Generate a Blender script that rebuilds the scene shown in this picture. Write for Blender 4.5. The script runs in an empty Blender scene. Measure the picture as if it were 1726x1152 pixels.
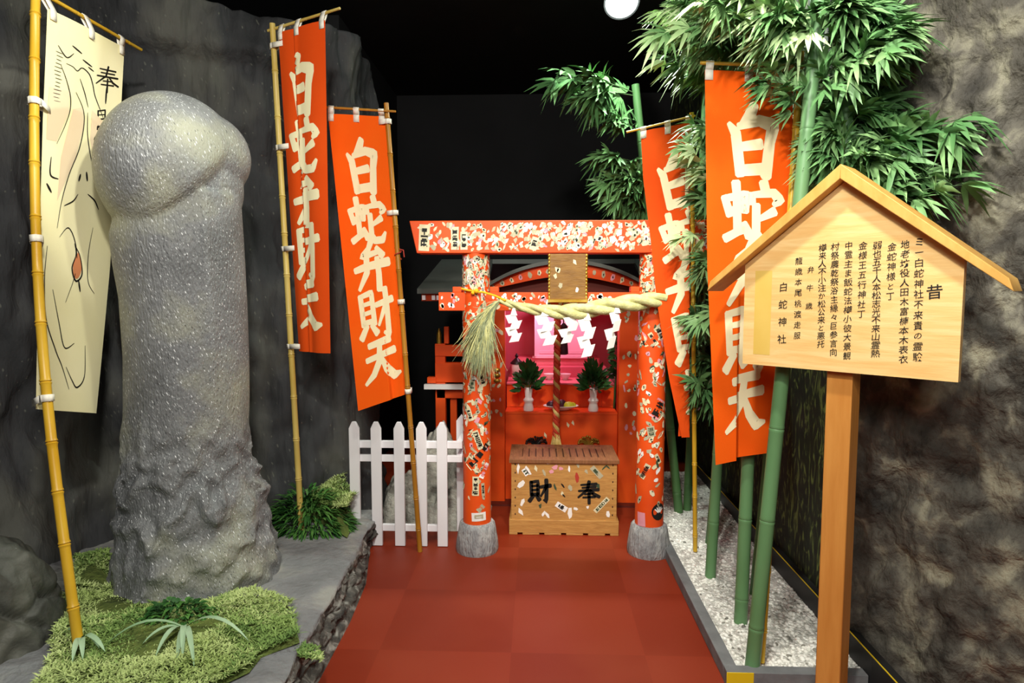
import bpy, bmesh, math, random
from mathutils import Vector, Matrix, noise
random.seed(7)
C = bpy.context.scene.collection
S = bpy.context.scene
PI = math.pi
# ------------------------------------------------------------------ camera
F = 1090.0
CAMZ = 1.36
cd = bpy.data.cameras.new('camera'); cam = bpy.data.objects.new('camera', cd); C.objects.link(cam)
cd.sensor_width = 36; cd.lens = 36 * F / 1726; cd.clip_start = .02
cam.location = (0, 0, CAMZ)
cam.rotation_euler = (PI/2 - math.atan(86/F), 0, math.atan(42/F))
S.camera = cam
RM = cam.rotation_euler.to_matrix()
# ------------------------------------------------------------------ world, exposure, room lights, added spots
S.view_settings.view_transform = 'Standard'; S.view_settings.look = 'None'
S.view_settings.gamma = 1; S.view_settings.exposure = 0.15
w = bpy.data.worlds.new('world'); S.world = w; w.use_nodes = True
w.node_tree.nodes['Background'].inputs[0].default_value = (.9, .95, 1, 1)
w.node_tree.nodes['Background'].inputs[1].default_value = .03
def lamp(name, kind, loc, power, color=(1, .95, .86), size=.1, aim=None, spot=None, blend=.6):
    d = bpy.data.lights.new(name, kind); d.energy = power; d.color = color
    if kind == 'AREA': d.size = size
    else: d.shadow_soft_size = size
    if kind == 'SPOT': d.spot_size = math.radians(spot); d.spot_blend = blend
    o = bpy.data.objects.new(name, d); C.objects.link(o); o.location = loc
    if aim: o.rotation_euler = (Vector(aim) - Vector(loc)).to_track_quat('-Z', 'Y').to_euler()
    return o
lamp('ceiling_lamp_key', 'SPOT', (-.25, .35, 2.9), 175, (1, .97, .88), .09, (-.05, 2.8, .9), 125, .5)
lamp('ceiling_lamp_fill', 'AREA', (-.1, -.6, 2.7), 48, (1, .97, .9), 1.2, (-.1, 3, .8))
lamp('ceiling_lamp_statue', 'SPOT', (-.15, 1.9, 2.98), 45, (1, 1, .80), .06, (-1.4, 2.65, 1.3), 62, .7)
lamp('added_banner_spot', 'SPOT', (-.35, 1.55, 2.98), 95, (1, .98, .84), .05, (-1.8, 2.52, 2.0), 30, .5)  # added unseen spot that brightens the cream banner
lamp('ceiling_lamp_torii', 'SPOT', (.10, 2.55, 2.95), 58, (1, .96, .86), .06, (0.06, 3.3, 1.5), 64, .6)
lamp('added_shrine_spot', 'SPOT', (.0, 1.35, 2.98), 190, (1, .95, .84), .07, (.05, 4.1, .5), 36, .6)  # added unseen spot to lift the shrine front under the lintel
lamp('ceiling_lamp_bed', 'SPOT', (.35, 1.6, 2.98), 130, (1, .98, .88), .06, (.95, 2.5, .2), 75, .7)
lamp('added_rock_spot', 'SPOT', (.55, .9, 3.0), 75, (1, .98, .9), .06, (1.65, 1.9, 2.1), 70, .8)  # added unseen spot that lightens the upper right rock
lamp('altar_lamp', 'POINT', (.08, 4.42, 1.27), 9, (1, .42, .62), .05)

# ------------------------------------------------------------------ pixel -> point helpers (frame 1726x1152)
def ray(px, py): return RM @ Vector(((px-863)/F, (576-py)/F, -1))
def at(px, py, Y):
    d = ray(px, py); t = Y/d.y
    return Vector((d.x*t, Y, CAMZ + d.z*t))
def atz(px, py, z=0):
    d = ray(px, py); t = (z-CAMZ)/d.z
    return Vector((d.x*t, d.y*t, z))
def X(px, Y): return at(px, 576, Y).x
def Z(py, Y, px=900): return at(px, py, Y).z
def N(p, s=1.0): return noise.noise(Vector(p)*s)
def FB(p, s=1.0, o=4): return noise.fractal(Vector(p)*s, .6, 2.1, o)
def sstep(a, b, x):
    t = max(0, min(1, (x-a)/(b-a))); return t*t*(3-2*t)
def interp(xs, ys, x):
    if x <= xs[0]: return ys[0]
    for i in range(len(xs)-1):
        if x <= xs[i+1]:
            t = (x-xs[i])/(xs[i+1]-xs[i]); return ys[i]+(ys[i+1]-ys[i])*t
    return ys[-1]

# ------------------------------------------------------------------ materials
def lin(c):
    if isinstance(c, str):
        c = [int(c[i:i+2], 16)/255 for i in (0, 2, 4)]
    return tuple((x/12.92 if x <= .04045 else ((x+.055)/1.055)**2.4) for x in c) + (1,)
def mat(name, c1, c2=None, scale=8, stretch=(1, 1, 1), rough=.6, bump=0, bscale=40, metal=0, c3=None, spec=.4,
        lo=.35, hi=.65, emit=None, estr=0, bstretch=None, wavy=0, detail=5, sheen=0):
    m = bpy.data.materials.new(name); m.use_nodes = True
    nt = m.node_tree; b = nt.nodes['Principled BSDF']; L = nt.links.new
    b.inputs['Roughness'].default_value = rough; b.inputs['Metallic'].default_value = metal
    b.inputs['Specular IOR Level'].default_value = spec
    b.inputs['Base Color'].default_value = lin(c1)
    tc = nt.nodes.new('ShaderNodeTexCoord')
    if c2:
        mp = nt.nodes.new('ShaderNodeMapping'); mp.inputs['Scale'].default_value = stretch
        L(tc.outputs['Object'], mp.inputs[0])
        n = nt.nodes.new('ShaderNodeTexNoise'); n.inputs['Scale'].default_value = scale; n.inputs['Detail'].default_value = detail
        n.inputs['Distortion'].default_value = wavy
        L(mp.outputs[0], n.inputs['Vector'])
        r = nt.nodes.new('ShaderNodeValToRGB'); r.color_ramp.elements[0].position = lo; r.color_ramp.elements[1].position = hi
        r.color_ramp.elements[0].color = lin(c1); r.color_ramp.elements[1].color = lin(c2)
        if c3:
            e = r.color_ramp.elements.new((lo+hi)/2); e.color = lin(c3)
        L(n.outputs['Fac'], r.inputs[0]); L(r.outputs[0], b.inputs['Base Color'])
    if bump:
        mp2 = nt.nodes.new('ShaderNodeMapping'); mp2.inputs['Scale'].default_value = bstretch or stretch
        L(tc.outputs['Object'], mp2.inputs[0])
        n2 = nt.nodes.new('ShaderNodeTexNoise'); n2.inputs['Scale'].default_value = bscale; n2.inputs['Detail'].default_value = 6
        L(mp2.outputs[0], n2.inputs['Vector'])
        bp = nt.nodes.new('ShaderNodeBump'); bp.inputs['Strength'].default_value = bump; bp.inputs['Distance'].default_value = .02
        L(n2.outputs['Fac'], bp.inputs['Height']); L(bp.outputs[0], b.inputs['Normal'])
    if emit:
        b.inputs['Emission Color'].default_value = lin(emit); b.inputs['Emission Strength'].default_value = estr
    return m
def add_flecks(m, col, scale, thr, stretch=(1, 1, 1), mixf=1.0, rot=(0, 0, 0)):
    """light mineral flecks mixed over the base colour"""
    nt = m.node_tree; b = nt.nodes['Principled BSDF']; L = nt.links.new
    tc = nt.nodes.new('ShaderNodeTexCoord'); mp = nt.nodes.new('ShaderNodeMapping'); mp.inputs['Scale'].default_value = stretch
    m_rot = nt.nodes.new('ShaderNodeMapping'); m_rot.inputs['Rotation'].default_value = rot
    L(tc.outputs['Object'], m_rot.inputs[0]); L(m_rot.outputs[0], mp.inputs[0])
    v = nt.nodes.new('ShaderNodeTexVoronoi'); v.inputs['Scale'].default_value = scale; L(mp.outputs[0], v.inputs['Vector'])
    r = nt.nodes.new('ShaderNodeValToRGB'); r.color_ramp.elements[0].position = thr*.6; r.color_ramp.elements[1].position = thr
    r.color_ramp.elements[0].color = (mixf,)*3+(1,); r.color_ramp.elements[1].color = (0, 0, 0, 1)
    L(v.outputs['Distance'], r.inputs[0])
    mx = nt.nodes.new('ShaderNodeMix'); mx.data_type = 'RGBA'
    src = b.inputs['Base Color'].links[0].from_socket if b.inputs['Base Color'].links else None
    if src: L(src, mx.inputs['A'])
    else: mx.inputs['A'].default_value = b.inputs['Base Color'].default_value
    mx.inputs['B'].default_value = lin(col)
    L(r.outputs[0], mx.inputs['Factor']); L(mx.outputs['Result'], b.inputs['Base Color'])
    return m
M = {}
M['rock'] = add_flecks(mat('grey_rock', '28292b', '55554f', 2.6, (1, 1, .6), .8, .9, 9, c3='38393b', bstretch=(2.2, 2.2, .5)), '74756a', 26, .16, (1.3, 1.3, .22), .45, (.5, .5, 0))
M['rock_light'] = mat('pale_rock', '77787a', '9a9a95', 5, rough=.8, bump=.7, bscale=30, c3='858688')
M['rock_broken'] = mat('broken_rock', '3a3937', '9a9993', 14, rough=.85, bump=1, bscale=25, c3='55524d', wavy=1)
M['statue'] = add_flecks(add_flecks(add_flecks(mat('speckled_stone', '66686a', '9a9b8c', 3.2, rough=.45, bump=.55, bscale=110, c3='7d7f81', bstretch=(1.2, 1.2, .45), spec=.5), 'f8fafc', 72, .17, (1.3, 1.3, .28), .95, (0, .5, 0)), '3f4144', 90, .2, (1.2, 1.2, .3), .8, (0, .5, .3)), 'c9cdd0', 105, .23, (1.3, 1.3, .2), .7, (.2, .6, 0))
M['boulder'] = mat('dark_carved_stone', '32332f', '63635a', 3, rough=.6, bump=.35, bscale=30, c3='484943')
M['rock_right'] = mat('mottled_rock_wall', '24211c', 'a39f88', 10, (1, 1, .7), .75, 1, 34, c3='57534a', wavy=.35, lo=.3, hi=.74, detail=11)
M['black'] = mat('black_paint', '121214', '18181a', 2, rough=.75, spec=.2)
M['black_ceiling'] = mat('black_ceiling_paint', '141415', '1a1a1b', 2, rough=.8, spec=.2)
M['mural'] = mat('dark_bamboo_mural', '11180b', '6b7a3c', 22, (.8, .8, .3), .7, 0, c3='1e2610', wavy=2.5, lo=.42, hi=.66)
M['mural_red'] = M['mural']
M['baseboard'] = mat('black_board', '1b1b1c', rough=.5)
M['yellow_tape'] = mat('yellow_tape', 'e2c21c', rough=.5)
M['kerb'] = mat('grey_kerb', '66686a', '7a7c7d', 12, rough=.7, bump=.1, bscale=60)
M['gravel'] = mat('white_gravel', 'cfcec5', 'fbfaf3', 60, rough=.9, bump=1, bscale=110, c3='ecebe3')
M['pebble'] = mat('white_pebble', 'e6e5dc', 'fbfaf4', 20, rough=.85)
M['pebble_dark'] = mat('dark_pebble', '6d6b64', '98968c', 20, rough=.85)
M['white_rock'] = mat('whitish_rough_rock', '7f7f76', 'bdbcb0', 9, rough=.9, bump=1, bscale=40, c3='9d9c92')
M['orange'] = mat('vermilion_paint', 'de4a12', 'e65618', 5, rough=.5, spec=.35)
M['orange_shrine'] = mat('vermilion_shrine_paint', 'd9440c', 'e35212', 6, rough=.5, spec=.3)
M['arch_dark'] = mat('dark_red_boards_and_floor_shade', '5a1808', rough=.6)
M['roof'] = mat('dark_grey_roof', '4a4f4b', '555a55', 6, rough=.55)
M['stone_base'] = mat('grey_granite', '8a8b8d', 'b3b3b1', 30, (1, 1, .4), .85, .8, 90, c3='9c9d9e', bstretch=(1, 1, .3))
M['paper'] = mat('sticker_paper', 'd9cfa4', 'e6dfbe', 30, rough=.7)
M['paper_white'] = mat('white_paper', 'f2f0ea', rough=.7)
M['paper_grey'] = mat('worn_grey_paper', 'b5ae90', rough=.7)
M['paper_pink'] = mat('pink_paper', 'e29aa8', rough=.7)
M['paper_red'] = mat('red_paper', 'b03a2a', rough=.7)
M['ink'] = mat('black_ink', '14120f', rough=.6)
M['ink_green'] = mat('green_ink', '3e4f38', rough=.6)
M['ink_grey'] = mat('grey_ink', '4a4840', rough=.7)
M['box_wood'] = mat('plywood', 'b07f42', 'c2914f', 14, (1, 1, 6), .55, .12, 30, wavy=.6)
M['box_top'] = mat('brown_stained_wood', '7c5030', '8e5f3a', 18, (5, 1, 1), .6, .2, 40)
M['box_dark'] = mat('slot_shadow_and_nail_brown', '4c2f1b', rough=.7)
M['sign_board'] = mat('pale_cypress_board', 'e8b872', 'f2cc8c', 5, (1, 1, 9), .5, .05, 20, wavy=.8, c3='ecc27e')
M['sign_strip'] = mat('yellowed_strip', 'dcb658', 'e0bd62', 8, rough=.5)
M['sign_roof'] = mat('yellow_cypress', 'cf9a4a', 'ddac5c', 9, (3, 3, 1), .5, .08, 30)
M['sign_post'] = mat('orange_varnished_post', 'c4813a', 'd08f45', 10, (4, 4, .4), .42, .06, 30)
M['cloth'] = mat('orange_banner_cloth', 'f25a08', 'f5640e', 3, rough=.85, bump=.08, bscale=250, spec=.15)
M['cloth_red'] = mat('red_banner_cloth', 'dc4a0e', 'e25213', 3, rough=.85, bump=.08, bscale=250, spec=.15)
M['glyph'] = mat('cream_print', 'f6ecc2', rough=.85, spec=.15)
M['cloth_cream'] = mat('cream_banner_cloth', 'f1e9b4', 'f6efc4', 2.5, rough=.85, bump=.06, bscale=250, spec=.15)
M['wash'] = mat('pale_pink_wash', 'e6cfae', 'ead9ba', 4, rough=.85, spec=.15)
M['wash_orange'] = mat('orange_wash', 'd9895a', rough=.85)
M['loop'] = mat('white_cotton_loop', 'efeadc', rough=.85)
M['bamboo_yellow'] = mat('yellow_bamboo', 'c8981f', 'dcb53a', 6, (1, 1, .3), .38, .05, 30)
M['bamboo_pale'] = mat('pale_bamboo', 'bfa24e', 'd6c070', 6, (1, 1, .3), .4, .05, 30)
M['bamboo_brown'] = mat('brown_bamboo', 'a06a1c', 'b98228', 6, (1, 1, .3), .4, .05, 30)
M['culm'] = mat('green_bamboo_culm', '567f50', '6b9566', 5, (1, 1, .3), .45, .05, 30)
M['culm_dark'] = mat('deep_green_culm', '41663a', '507848', 5, (1, 1, .3), .45, .05, 30)
def leafmat(name, a, b_, rough=.5):
    m = mat(name, a, b_, 6, rough=rough, spec=.35)
    m.node_tree.nodes['Principled BSDF'].inputs['Transmission Weight'].default_value = 0
    return m
M['leaf'] = leafmat('bamboo_leaf', '5b8850', '8fb578')
M['leaf_lit'] = leafmat('lit_bamboo_leaf', 'a9cb8c', 'd2e6b0')  # spotlight's brightening of nearby leaves put into their colour
M['leaf_dark'] = leafmat('dark_bamboo_leaf', '44703f', '628a54')
M['branch'] = mat('branch_green', '47603a', rough=.6)
M['moss'] = leafmat('light_moss', 'a0b668', 'c6d590', .8)
M['moss_dark'] = leafmat('deep_moss', '6d8d48', '96b062', .8)
M['fern'] = leafmat('shrub_green', '386a2a', '5c8c40', .6)
M['fern_dark'] = leafmat('deep_shrub_green', '1f4a1c', '35662c', .6)
M['strap'] = leafmat('strap_leaf', '86aa80', 'aecaa6', .5)
M['soil'] = mat('moss_bed', '4a5a26', '6c7a3a', 20, rough=.95, bump=.8, bscale=60)
M['white_paint'] = mat('white_gloss_paint', 'e9e8ec', 'f0eff2', 5, rough=.5)
M['straw'] = mat('pale_green_straw', 'b9b878', 'd6d59a', 30, (1, 1, 1), .75, .3, 120)
M['straw_dry'] = mat('dry_green_straw', '7d8763', '9fa780', 40, rough=.8)
M['cord'] = mat('yellow_cord', 'f2b71c', rough=.6)
M['gold'] = mat('gold_metal', 'c79a34', 'e0bd5c', 20, rough=.35, metal=.8)
M['plaque'] = mat('gilded_wood', '7a5420', '926a2e', 12, (1, 1, 4), .5, .1, 40)
M['red_rope'] = mat('red_rope_strand', 'b8341c', 'c8452a', 30, rough=.8)
M['gold_rope'] = mat('gold_rope_strand', 'c2a050', 'd8bf78', 30, rough=.8)
M['white_china'] = mat('white_china', 'ece9e4', rough=.25)
M['pink_lit_wall'] = mat('pink_lit_orange', 'd9707c', 'e07f8a', 3, rough=.7)  # pink altar light on orange surfaces put into the base colour
M['pink_pale'] = mat('pale_pink_panel', 'f4c9d0', 'f8d8dc', 3, rough=.6)
M['sakaki'] = leafmat('evergreen_sprig', '1c3a1a', '2f5a28', .35)
M['purple'] = mat('dark_purple_fruit', '3a1a26', '4a2230', 8, rough=.4)
M['yellowgreen'] = mat('yellow_green_fruit', 'b3b422', 'c8c83a', 8, rough=.45)
M['greenfruit'] = mat('blue_green_fruit', '3f6a4a', '5a8860', 8, rough=.45)
M['black_metal'] = mat('black_metal', '1a1714', rough=.4, metal=.3)
M['brass'] = mat('aged_brass', '8a6a24', 'b8923c', 20, rough=.4, metal=.7)
M['lamp_body'] = mat('black_lamp_housing', '1c1c1e', rough=.4)
M['lamp_glow'] = mat('lit_lamp_lens', 'ffffff', emit='eafff4', estr=60)
M['steel'] = mat('white_rail', 'd9d9d6', rough=.4)

# ------------------------------------------------------------------ mesh builder
class MB:
    def __init__(s): s.v = []; s.f = []; s.m = []
    def vert(s, p): s.v.append(Vector(p)); return len(s.v)-1
    def face(s, idx, m=0): s.f.append(tuple(idx)); s.m.append(m)
    def poly(s, pts, m=0): s.face([s.vert(p) for p in pts], m)
    def box(s, lo, hi, m=0, T=None):
        x0, y0, z0 = lo; x1, y1, z1 = hi
        P = [Vector(p) for p in ((x0,y0,z0),(x1,y0,z0),(x1,y1,z0),(x0,y1,z0),(x0,y0,z1),(x1,y0,z1),(x1,y1,z1),(x0,y1,z1))]
        if T: P = [T(p) for p in P]
        b = len(s.v); s.v += P
        for q in ((0,3,2,1),(4,5,6,7),(0,1,5,4),(1,2,6,5),(2,3,7,6),(3,0,4,7)): s.face([b+i for i in q], m)
    def prism(s, poly, d, m=0):
        """poly: list of Vector; d: extrusion Vector"""
        n = len(poly); b = len(s.v); s.v += [Vector(p) for p in poly] + [Vector(p)+d for p in poly]
        s.face(range(b, b+n), m); s.face(reversed(range(b+n, b+2*n)), m)
        for i in range(n): s.face((b+i, b+n+i, b+n+(i+1) % n, b+(i+1) % n), m)
    def tube(s, pts, rad, seg=12, m=0, cap=True):
        pts = [Vector(p) for p in pts]; n = len(pts)
        if not isinstance(rad, (list, tuple)): rad = [rad]*n
        rings = []; ref = None
        for i, p in enumerate(pts):
            t = (pts[min(i+1, n-1)]-pts[max(i-1, 0)]).normalized()
            if ref is None: ref = t.orthogonal().normalized()
            ref = (ref - t*ref.dot(t)).normalized(); bi = t.cross(ref)
            rings.append([s.vert(p + (ref*math.cos(2*PI*k/seg)+bi*math.sin(2*PI*k/seg))*rad[i]) for k in range(seg)])
        for a, b in zip(rings, rings[1:]):
            for k in range(seg): s.face((a[k], a[(k+1) % seg], b[(k+1) % seg], b[k]), m)
        if cap: s.face(list(reversed(rings[0])), m); s.face(rings[-1], m)
    def lathe(s, prof, c, seg=24, m=0, cap=True, T=None):
        rings = []
        for r, z in prof:
            ring = []
            for k in range(seg):
                a = 2*PI*k/seg; p = Vector((r*math.cos(a), r*math.sin(a), z))
                ring.append(s.vert((T(p) if T else p)+Vector(c)))
            rings.append(ring)
        for a, b in zip(rings, rings[1:]):
            for k in range(seg): s.face((a[k], a[(k+1) % seg], b[(k+1) % seg], b[k]), m)
        if cap: s.face(list(reversed(rings[0])), m); s.face(rings[-1], m)
    def grid(s, fn, nu, nv, m=0, flip=False):
        b = len(s.v)
        for j in range(nv+1):
            for i in range(nu+1): s.v.append(Vector(fn(i/nu, j/nv)))
        for j in range(nv):
            for i in range(nu):
                q = (b+j*(nu+1)+i, b+j*(nu+1)+i+1, b+(j+1)*(nu+1)+i+1, b+(j+1)*(nu+1)+i)
                s.face(q[::-1] if flip else q, m)
    def ball(s, c, r, seg=14, ring=9, m=0, T=None):
        r = Vector(r) if not isinstance(r, (int, float)) else Vector((r, r, r))
        prof = [(max(1e-4, math.sin(PI*i/ring)), -math.cos(PI*i/ring)) for i in range(ring+1)]
        rot = T or (lambda p: p)
        s.lathe(prof, c, seg, m, True, lambda p: rot(Vector((p.x*r.x, p.y*r.y, p.z*r.z))))
    def leaf(s, base, d, up, L, W, m=0, droop=.25):
        d = Vector(d).normalized(); side = d.cross(Vector(up))
        if side.length < 1e-3: side = d.orthogonal()
        side.normalize(); nrm = side.cross(d)
        prev = None; b = Vector(base)
        for t, wf in ((0, .12), (.28, 1), (.65, .75), (1, .0)):
            c = b + d*(L*t) - Vector((0, 0, 1))*(droop*L*t*t)
            if wf > 0: cur = [s.vert(c - side*W*wf*.5 + nrm*W*.12*wf), s.vert(c), s.vert(c + side*W*wf*.5 + nrm*W*.12*wf)]
            else: cur = [s.vert(c)]
            if prev:
                if len(cur) == 3:
                    s.face((prev[0], prev[1], cur[1], cur[0]), m); s.face((prev[1], prev[2], cur[2], cur[1]), m)
                else:
                    s.face((prev[0], prev[1], cur[0]), m); s.face((prev[1], prev[2], cur[0]), m)
            prev = cur
    def build(s, name, mats, parent=None, origin=None, smooth=None, bevel=0, ang=40):
        if not isinstance(mats, (list, tuple)): mats = [mats]
        o0 = Vector(origin) if origin is not None else (Vector(parent['_o']) if parent and '_o' in parent else Vector((0, 0, 0)))
        me = bpy.data.meshes.new(name)
        me.from_pydata([tuple(v-o0) for v in s.v], [], s.f)
        for mm in mats: me.materials.append(M[mm] if isinstance(mm, str) else mm)
        me.polygons.foreach_set('material_index', s.m)
        if smooth is not False:
            me.polygons.foreach_set('use_smooth', [True]*len(s.f))
            if smooth is None: me.set_sharp_from_angle(angle=math.radians(ang))
        me.update()
        o = bpy.data.objects.new(name, me); C.objects.link(o)
        if parent: o.parent = parent
        else: o.location = o0
        o['_o'] = tuple(o0)
        if bevel:
            b = o.modifiers.new('bevel', 'BEVEL'); b.width = bevel; b.segments = 2; b.limit_method = 'ANGLE'; b.angle_limit = math.radians(40)
        return o
def thing(name, loc, label, cat, group=None):
    o = bpy.data.objects.new(name, None); C.objects.link(o); o.location = loc; o['_o'] = tuple(loc)
    o.empty_display_size = .05
    return tag(o, label, cat, group)
def tag(o, label, cat, group=None, kind=None):
    o['label'] = label; o['category'] = cat
    if group: o['group'] = group
    if kind: o['kind'] = kind
    return o
def struct(o, label=None, cat=None):
    o['kind'] = 'structure'
    if label: o['label'] = label; o['category'] = cat
    return o

# ------------------------------------------------------------------ room shell
FLX, FLY = atz(869, 997).x, atz(869, 997).y
mb = MB(); mb.box((-1.6, -1.5, -.06), (1.9, 6.1, 0))
fl = mb.build('floor', M['black']); fm = bpy.data.materials.new('red_tiles'); fm.use_nodes = True
nt = fm.node_tree; bs = nt.nodes['Principled BSDF']; L = nt.links.new
tc = nt.nodes.new('ShaderNodeTexCoord'); mp = nt.nodes.new('ShaderNodeMapping'); mp.inputs['Location'].default_value = (-FLX*2, -FLY*2, .5); mp.inputs['Scale'].default_value = (2, 2, 2)
L(tc.outputs['Object'], mp.inputs[0])
ck = nt.nodes.new('ShaderNodeTexChecker'); ck.inputs['Scale'].default_value = 1
ck.inputs['Color1'].default_value = lin('862d14'); ck.inputs['Color2'].default_value = lin('7d260c')
L(mp.outputs[0], ck.inputs['Vector'])
nz = nt.nodes.new('ShaderNodeTexNoise'); nz.inputs['Scale'].default_value = 2.5; L(tc.outputs['Object'], nz.inputs['Vector'])
mx = nt.nodes.new('ShaderNodeMix'); mx.data_type = 'RGBA'; mx.inputs['B'].default_value = lin('8f3a22'); 
mr = nt.nodes.new('ShaderNodeMapRange'); mr.inputs['From Min'].default_value = .45; mr.inputs['From Max'].default_value = .75; mr.inputs['To Max'].default_value = .5
L(nz.outputs['Fac'], mr.inputs[0]); L(mr.outputs[0], mx.inputs['Factor']); L(ck.outputs['Color'], mx.inputs['A']); L(mx.outputs['Result'], bs.inputs['Base Color'])
bs.inputs['Roughness'].default_value = .5; bs.inputs['Specular IOR Level'].default_value = .3
fl.data.materials[0] = fm; struct(fl)
mb = MB(); mb.box((-3.2, -1.5, 3.1), (2.6, 6.1, 3.16)); struct(mb.build('ceiling', 'black_ceiling'))
mb = MB(); mb.box((-3.2, 5.9, 0), (2.6, 6.0, 3.1)); struct(mb.build('wall_back', 'black'))
mb = MB(); mb.box((-1.34, 4.2, 0), (-1.26, 5.9, 3.1)); struct(mb.build('wall_left_rear', 'black'))
WX = 1.17
mb = MB(); mb.box((WX, 2.42, 0), (WX+.06, 5.9, 3.1)); struct(mb.build('wall_right', 'mural'))

# rock wall on the left, following a bent plan and curling back at its top
plan = [(-2.75, .9), (-2.62, 1.7), (-2.42, 2.4), (-2.15, 2.95), (-1.75, 3.22), (-1.35, 3.4), (-1.1, 3.5), (-.985, 3.62), (-1.0, 3.8), (-1.08, 4.2)]
seg = [0]
for a, b in zip(plan, plan[1:]): seg.append(seg[-1]+math.dist(a, b))
def plan_at(s):
    return Vector((interp(seg, [p[0] for p in plan], s), interp(seg, [p[1] for p in plan], s)))
def rock_fn(u, v):
    s = u*seg[-1]
    p = sum((plan_at(max(0, min(seg[-1], s+d))) for d in (-.12, -.06, 0, .06, .12)), Vector((0, 0)))/5
    q = plan_at(min(seg[-1], s+.1)) - plan_at(max(0, s-.1)); q.normalize(); nr = Vector((q.y, -q.x))
    top = interp([0, 2.2, 3.2, 3.9, 4.3, 5.2], [2.95, 2.9, 2.80, 2.84, 2.76, 2.6], s)
    if v < .8:
        z = v/.8*(top-.12); back = 0
    else:
        t = (v-.8)/.2; z = top-.12+.12*math.sin(min(1, t*1.6)*PI/2); back = .06*(1-math.cos(min(1, t*1.6)*PI/2)) + max(0, t-.3)*.6
    d = .09*FB((p.x, p.y, z*.6), 1.4, 4) + .035*FB((p.x*2, p.y*2, z*.7), 5, 3)
    rec = sstep(1.9, 2.15, s)*(1-sstep(3.05, 3.2, s))*sstep(2.6, 2.5, z)*sstep(1.2, 1.6, z) if z < 2.62 else 0
    d -= .10*rec
    lower = .10*sstep(.9, .0, z)*(1-sstep(3.6, 4.1, s))
    P = p + nr*(d + lower - back)
    return (P.x, P.y, z)
mb = MB(); mb.grid(rock_fn, 190, 120); ro = mb.build('wall_left', 'rock', smooth=True); struct(ro)

# mottled rock wall on the right, angled outwards
def rrock(u, v):
    x = 1.10+.95*u; y = 2.34-1.24*u; z = v*3.1
    d = .05*FB((x, y, z), 2.4, 4)+.022*FB((x, y, z), 9, 4)-.02
    return (x-.79*d, y-.61*d, z)
mb = MB(); mb.grid(rrock, 90, 150); struct(mb.build('wall_right_rock', 'rock_right', smooth=True))
# black board with yellow edge along the foot of the right wall
mb = MB(); mb.box((1.13, 1.95, 0), (1.165, 4.6, .13)); mb.box((1.131, 1.95, .13), (1.134, 4.6, .133), 1)
struct(mb.build('baseboard_right', ['baseboard', 'yellow_tape']))
# kerbs of the gravel bed
kl = [atz(1135, 925).x, atz(1222, 1150).x]
KX = .655
mb = MB(); mb.box((KX, 2.19, 0), (KX+.045, 4.3, .055)); struct(mb.build('trim_1', 'kerb', bevel=.004))
mb = MB(); mb.box((KX, 2.145, 0), (1.129, 2.19, .055)); mb.box((KX-.002, 2.143, .012), (KX+.09, 2.1452, .0565), 1); struct(mb.build('trim_2', ['kerb', 'yellow_tape'], bevel=.003))

# rock platform under the statue
TP = [atz(x, y, .15) for x, y in ((470, 1152), (514, 1076), (537, 1038), (588, 950), (618, 893))]
BP = [atz(x, y, 0) for x, y in ((536, 1152), (590, 1050), (617, 985), (624, 925))]
TOPY = [p.y for p in TP]; TOPX = [p.x for p in TP]; BOTY = [p.y for p in BP]; BOTX = [p.x for p in BP]
def plat(u, v):
    Y = 1.2+2.25*v
    edge = interp(TOPY, TOPX, Y) + .012*FB((1, Y, 0), 5, 3); foot = interp(BOTY, BOTX, Y)
    x = -2.9+(edge-.06+2.9)*min(1, u/.62)
    hh = .152+.012*FB((x, Y, 0), 3, 4)
    if u < .62: return (x, Y, hh)
    t = (u-.62)/.38
    if t < .3: return (edge-.06+.06*t/.3, Y, hh-.012*t/.3)
    q = (t-.3)/.7; x = edge+(foot-edge)*q**1.3 + .030*FB((edge*2, Y, q*.5), 9, 4)*math.sin(PI*q)
    return (x, Y, 0 if q > .99 else max(0, (hh-.012)*(1-q)+.012*N((Y*14, q*5, 1))*math.sin(PI*q)))
mb = MB()
mb.grid(plat, 80, 130)
for fi in range(len(mb.f)):
    pass
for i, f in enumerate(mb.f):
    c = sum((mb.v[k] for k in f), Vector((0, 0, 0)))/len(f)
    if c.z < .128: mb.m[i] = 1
# front skirt closes the slab
mb.grid(lambda u, v: (plat(u, 0)[0], 1.2, plat(u, 0)[2]*(1-v)), 80, 2)
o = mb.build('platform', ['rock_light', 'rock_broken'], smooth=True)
tag(o, 'low grey rock platform with rough broken edge under the stone statue', 'rock platform', kind='structure')

# ------------------------------------------------------------------ gravel bed
def grav(u, v):
    x = KX+.045 + (1.13-KX-.045)*u; y = 2.19+2.4*v
    return (x, y, .045+.012*FB((x, y, 0), 6, 3)*min(1, 8*u, 8*(1-u))+.02*sstep(3.2, 4, y))
mb = MB(); mb.grid(grav, 40, 140)
def stone(mb, c, r, m=0):
    sx = [r*random.uniform(.7, 1.3) for _ in range(3)]; a = random.random()*PI
    ca, sa = math.cos(a), math.sin(a)
    mb.ball(c, (sx[0], sx[1], sx[2]*.7), 6, 4, m, lambda p: Vector((p.x*ca-p.y*sa, p.x*sa+p.y*ca, p.z)))
for _ in range(2600):
    u, v = random.random(), random.random()**1.5
    p = Vector(grav(u, v)); stone(mb, p, random.uniform(.004, .010), 1 if random.random() < .93 else 2)
tag(mb.build('gravel', ['gravel', 'pebble', 'pebble_dark'], smooth=True), 'white gravel spread inside the kerb under the green bamboo', 'gravel', kind='stuff')
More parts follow.
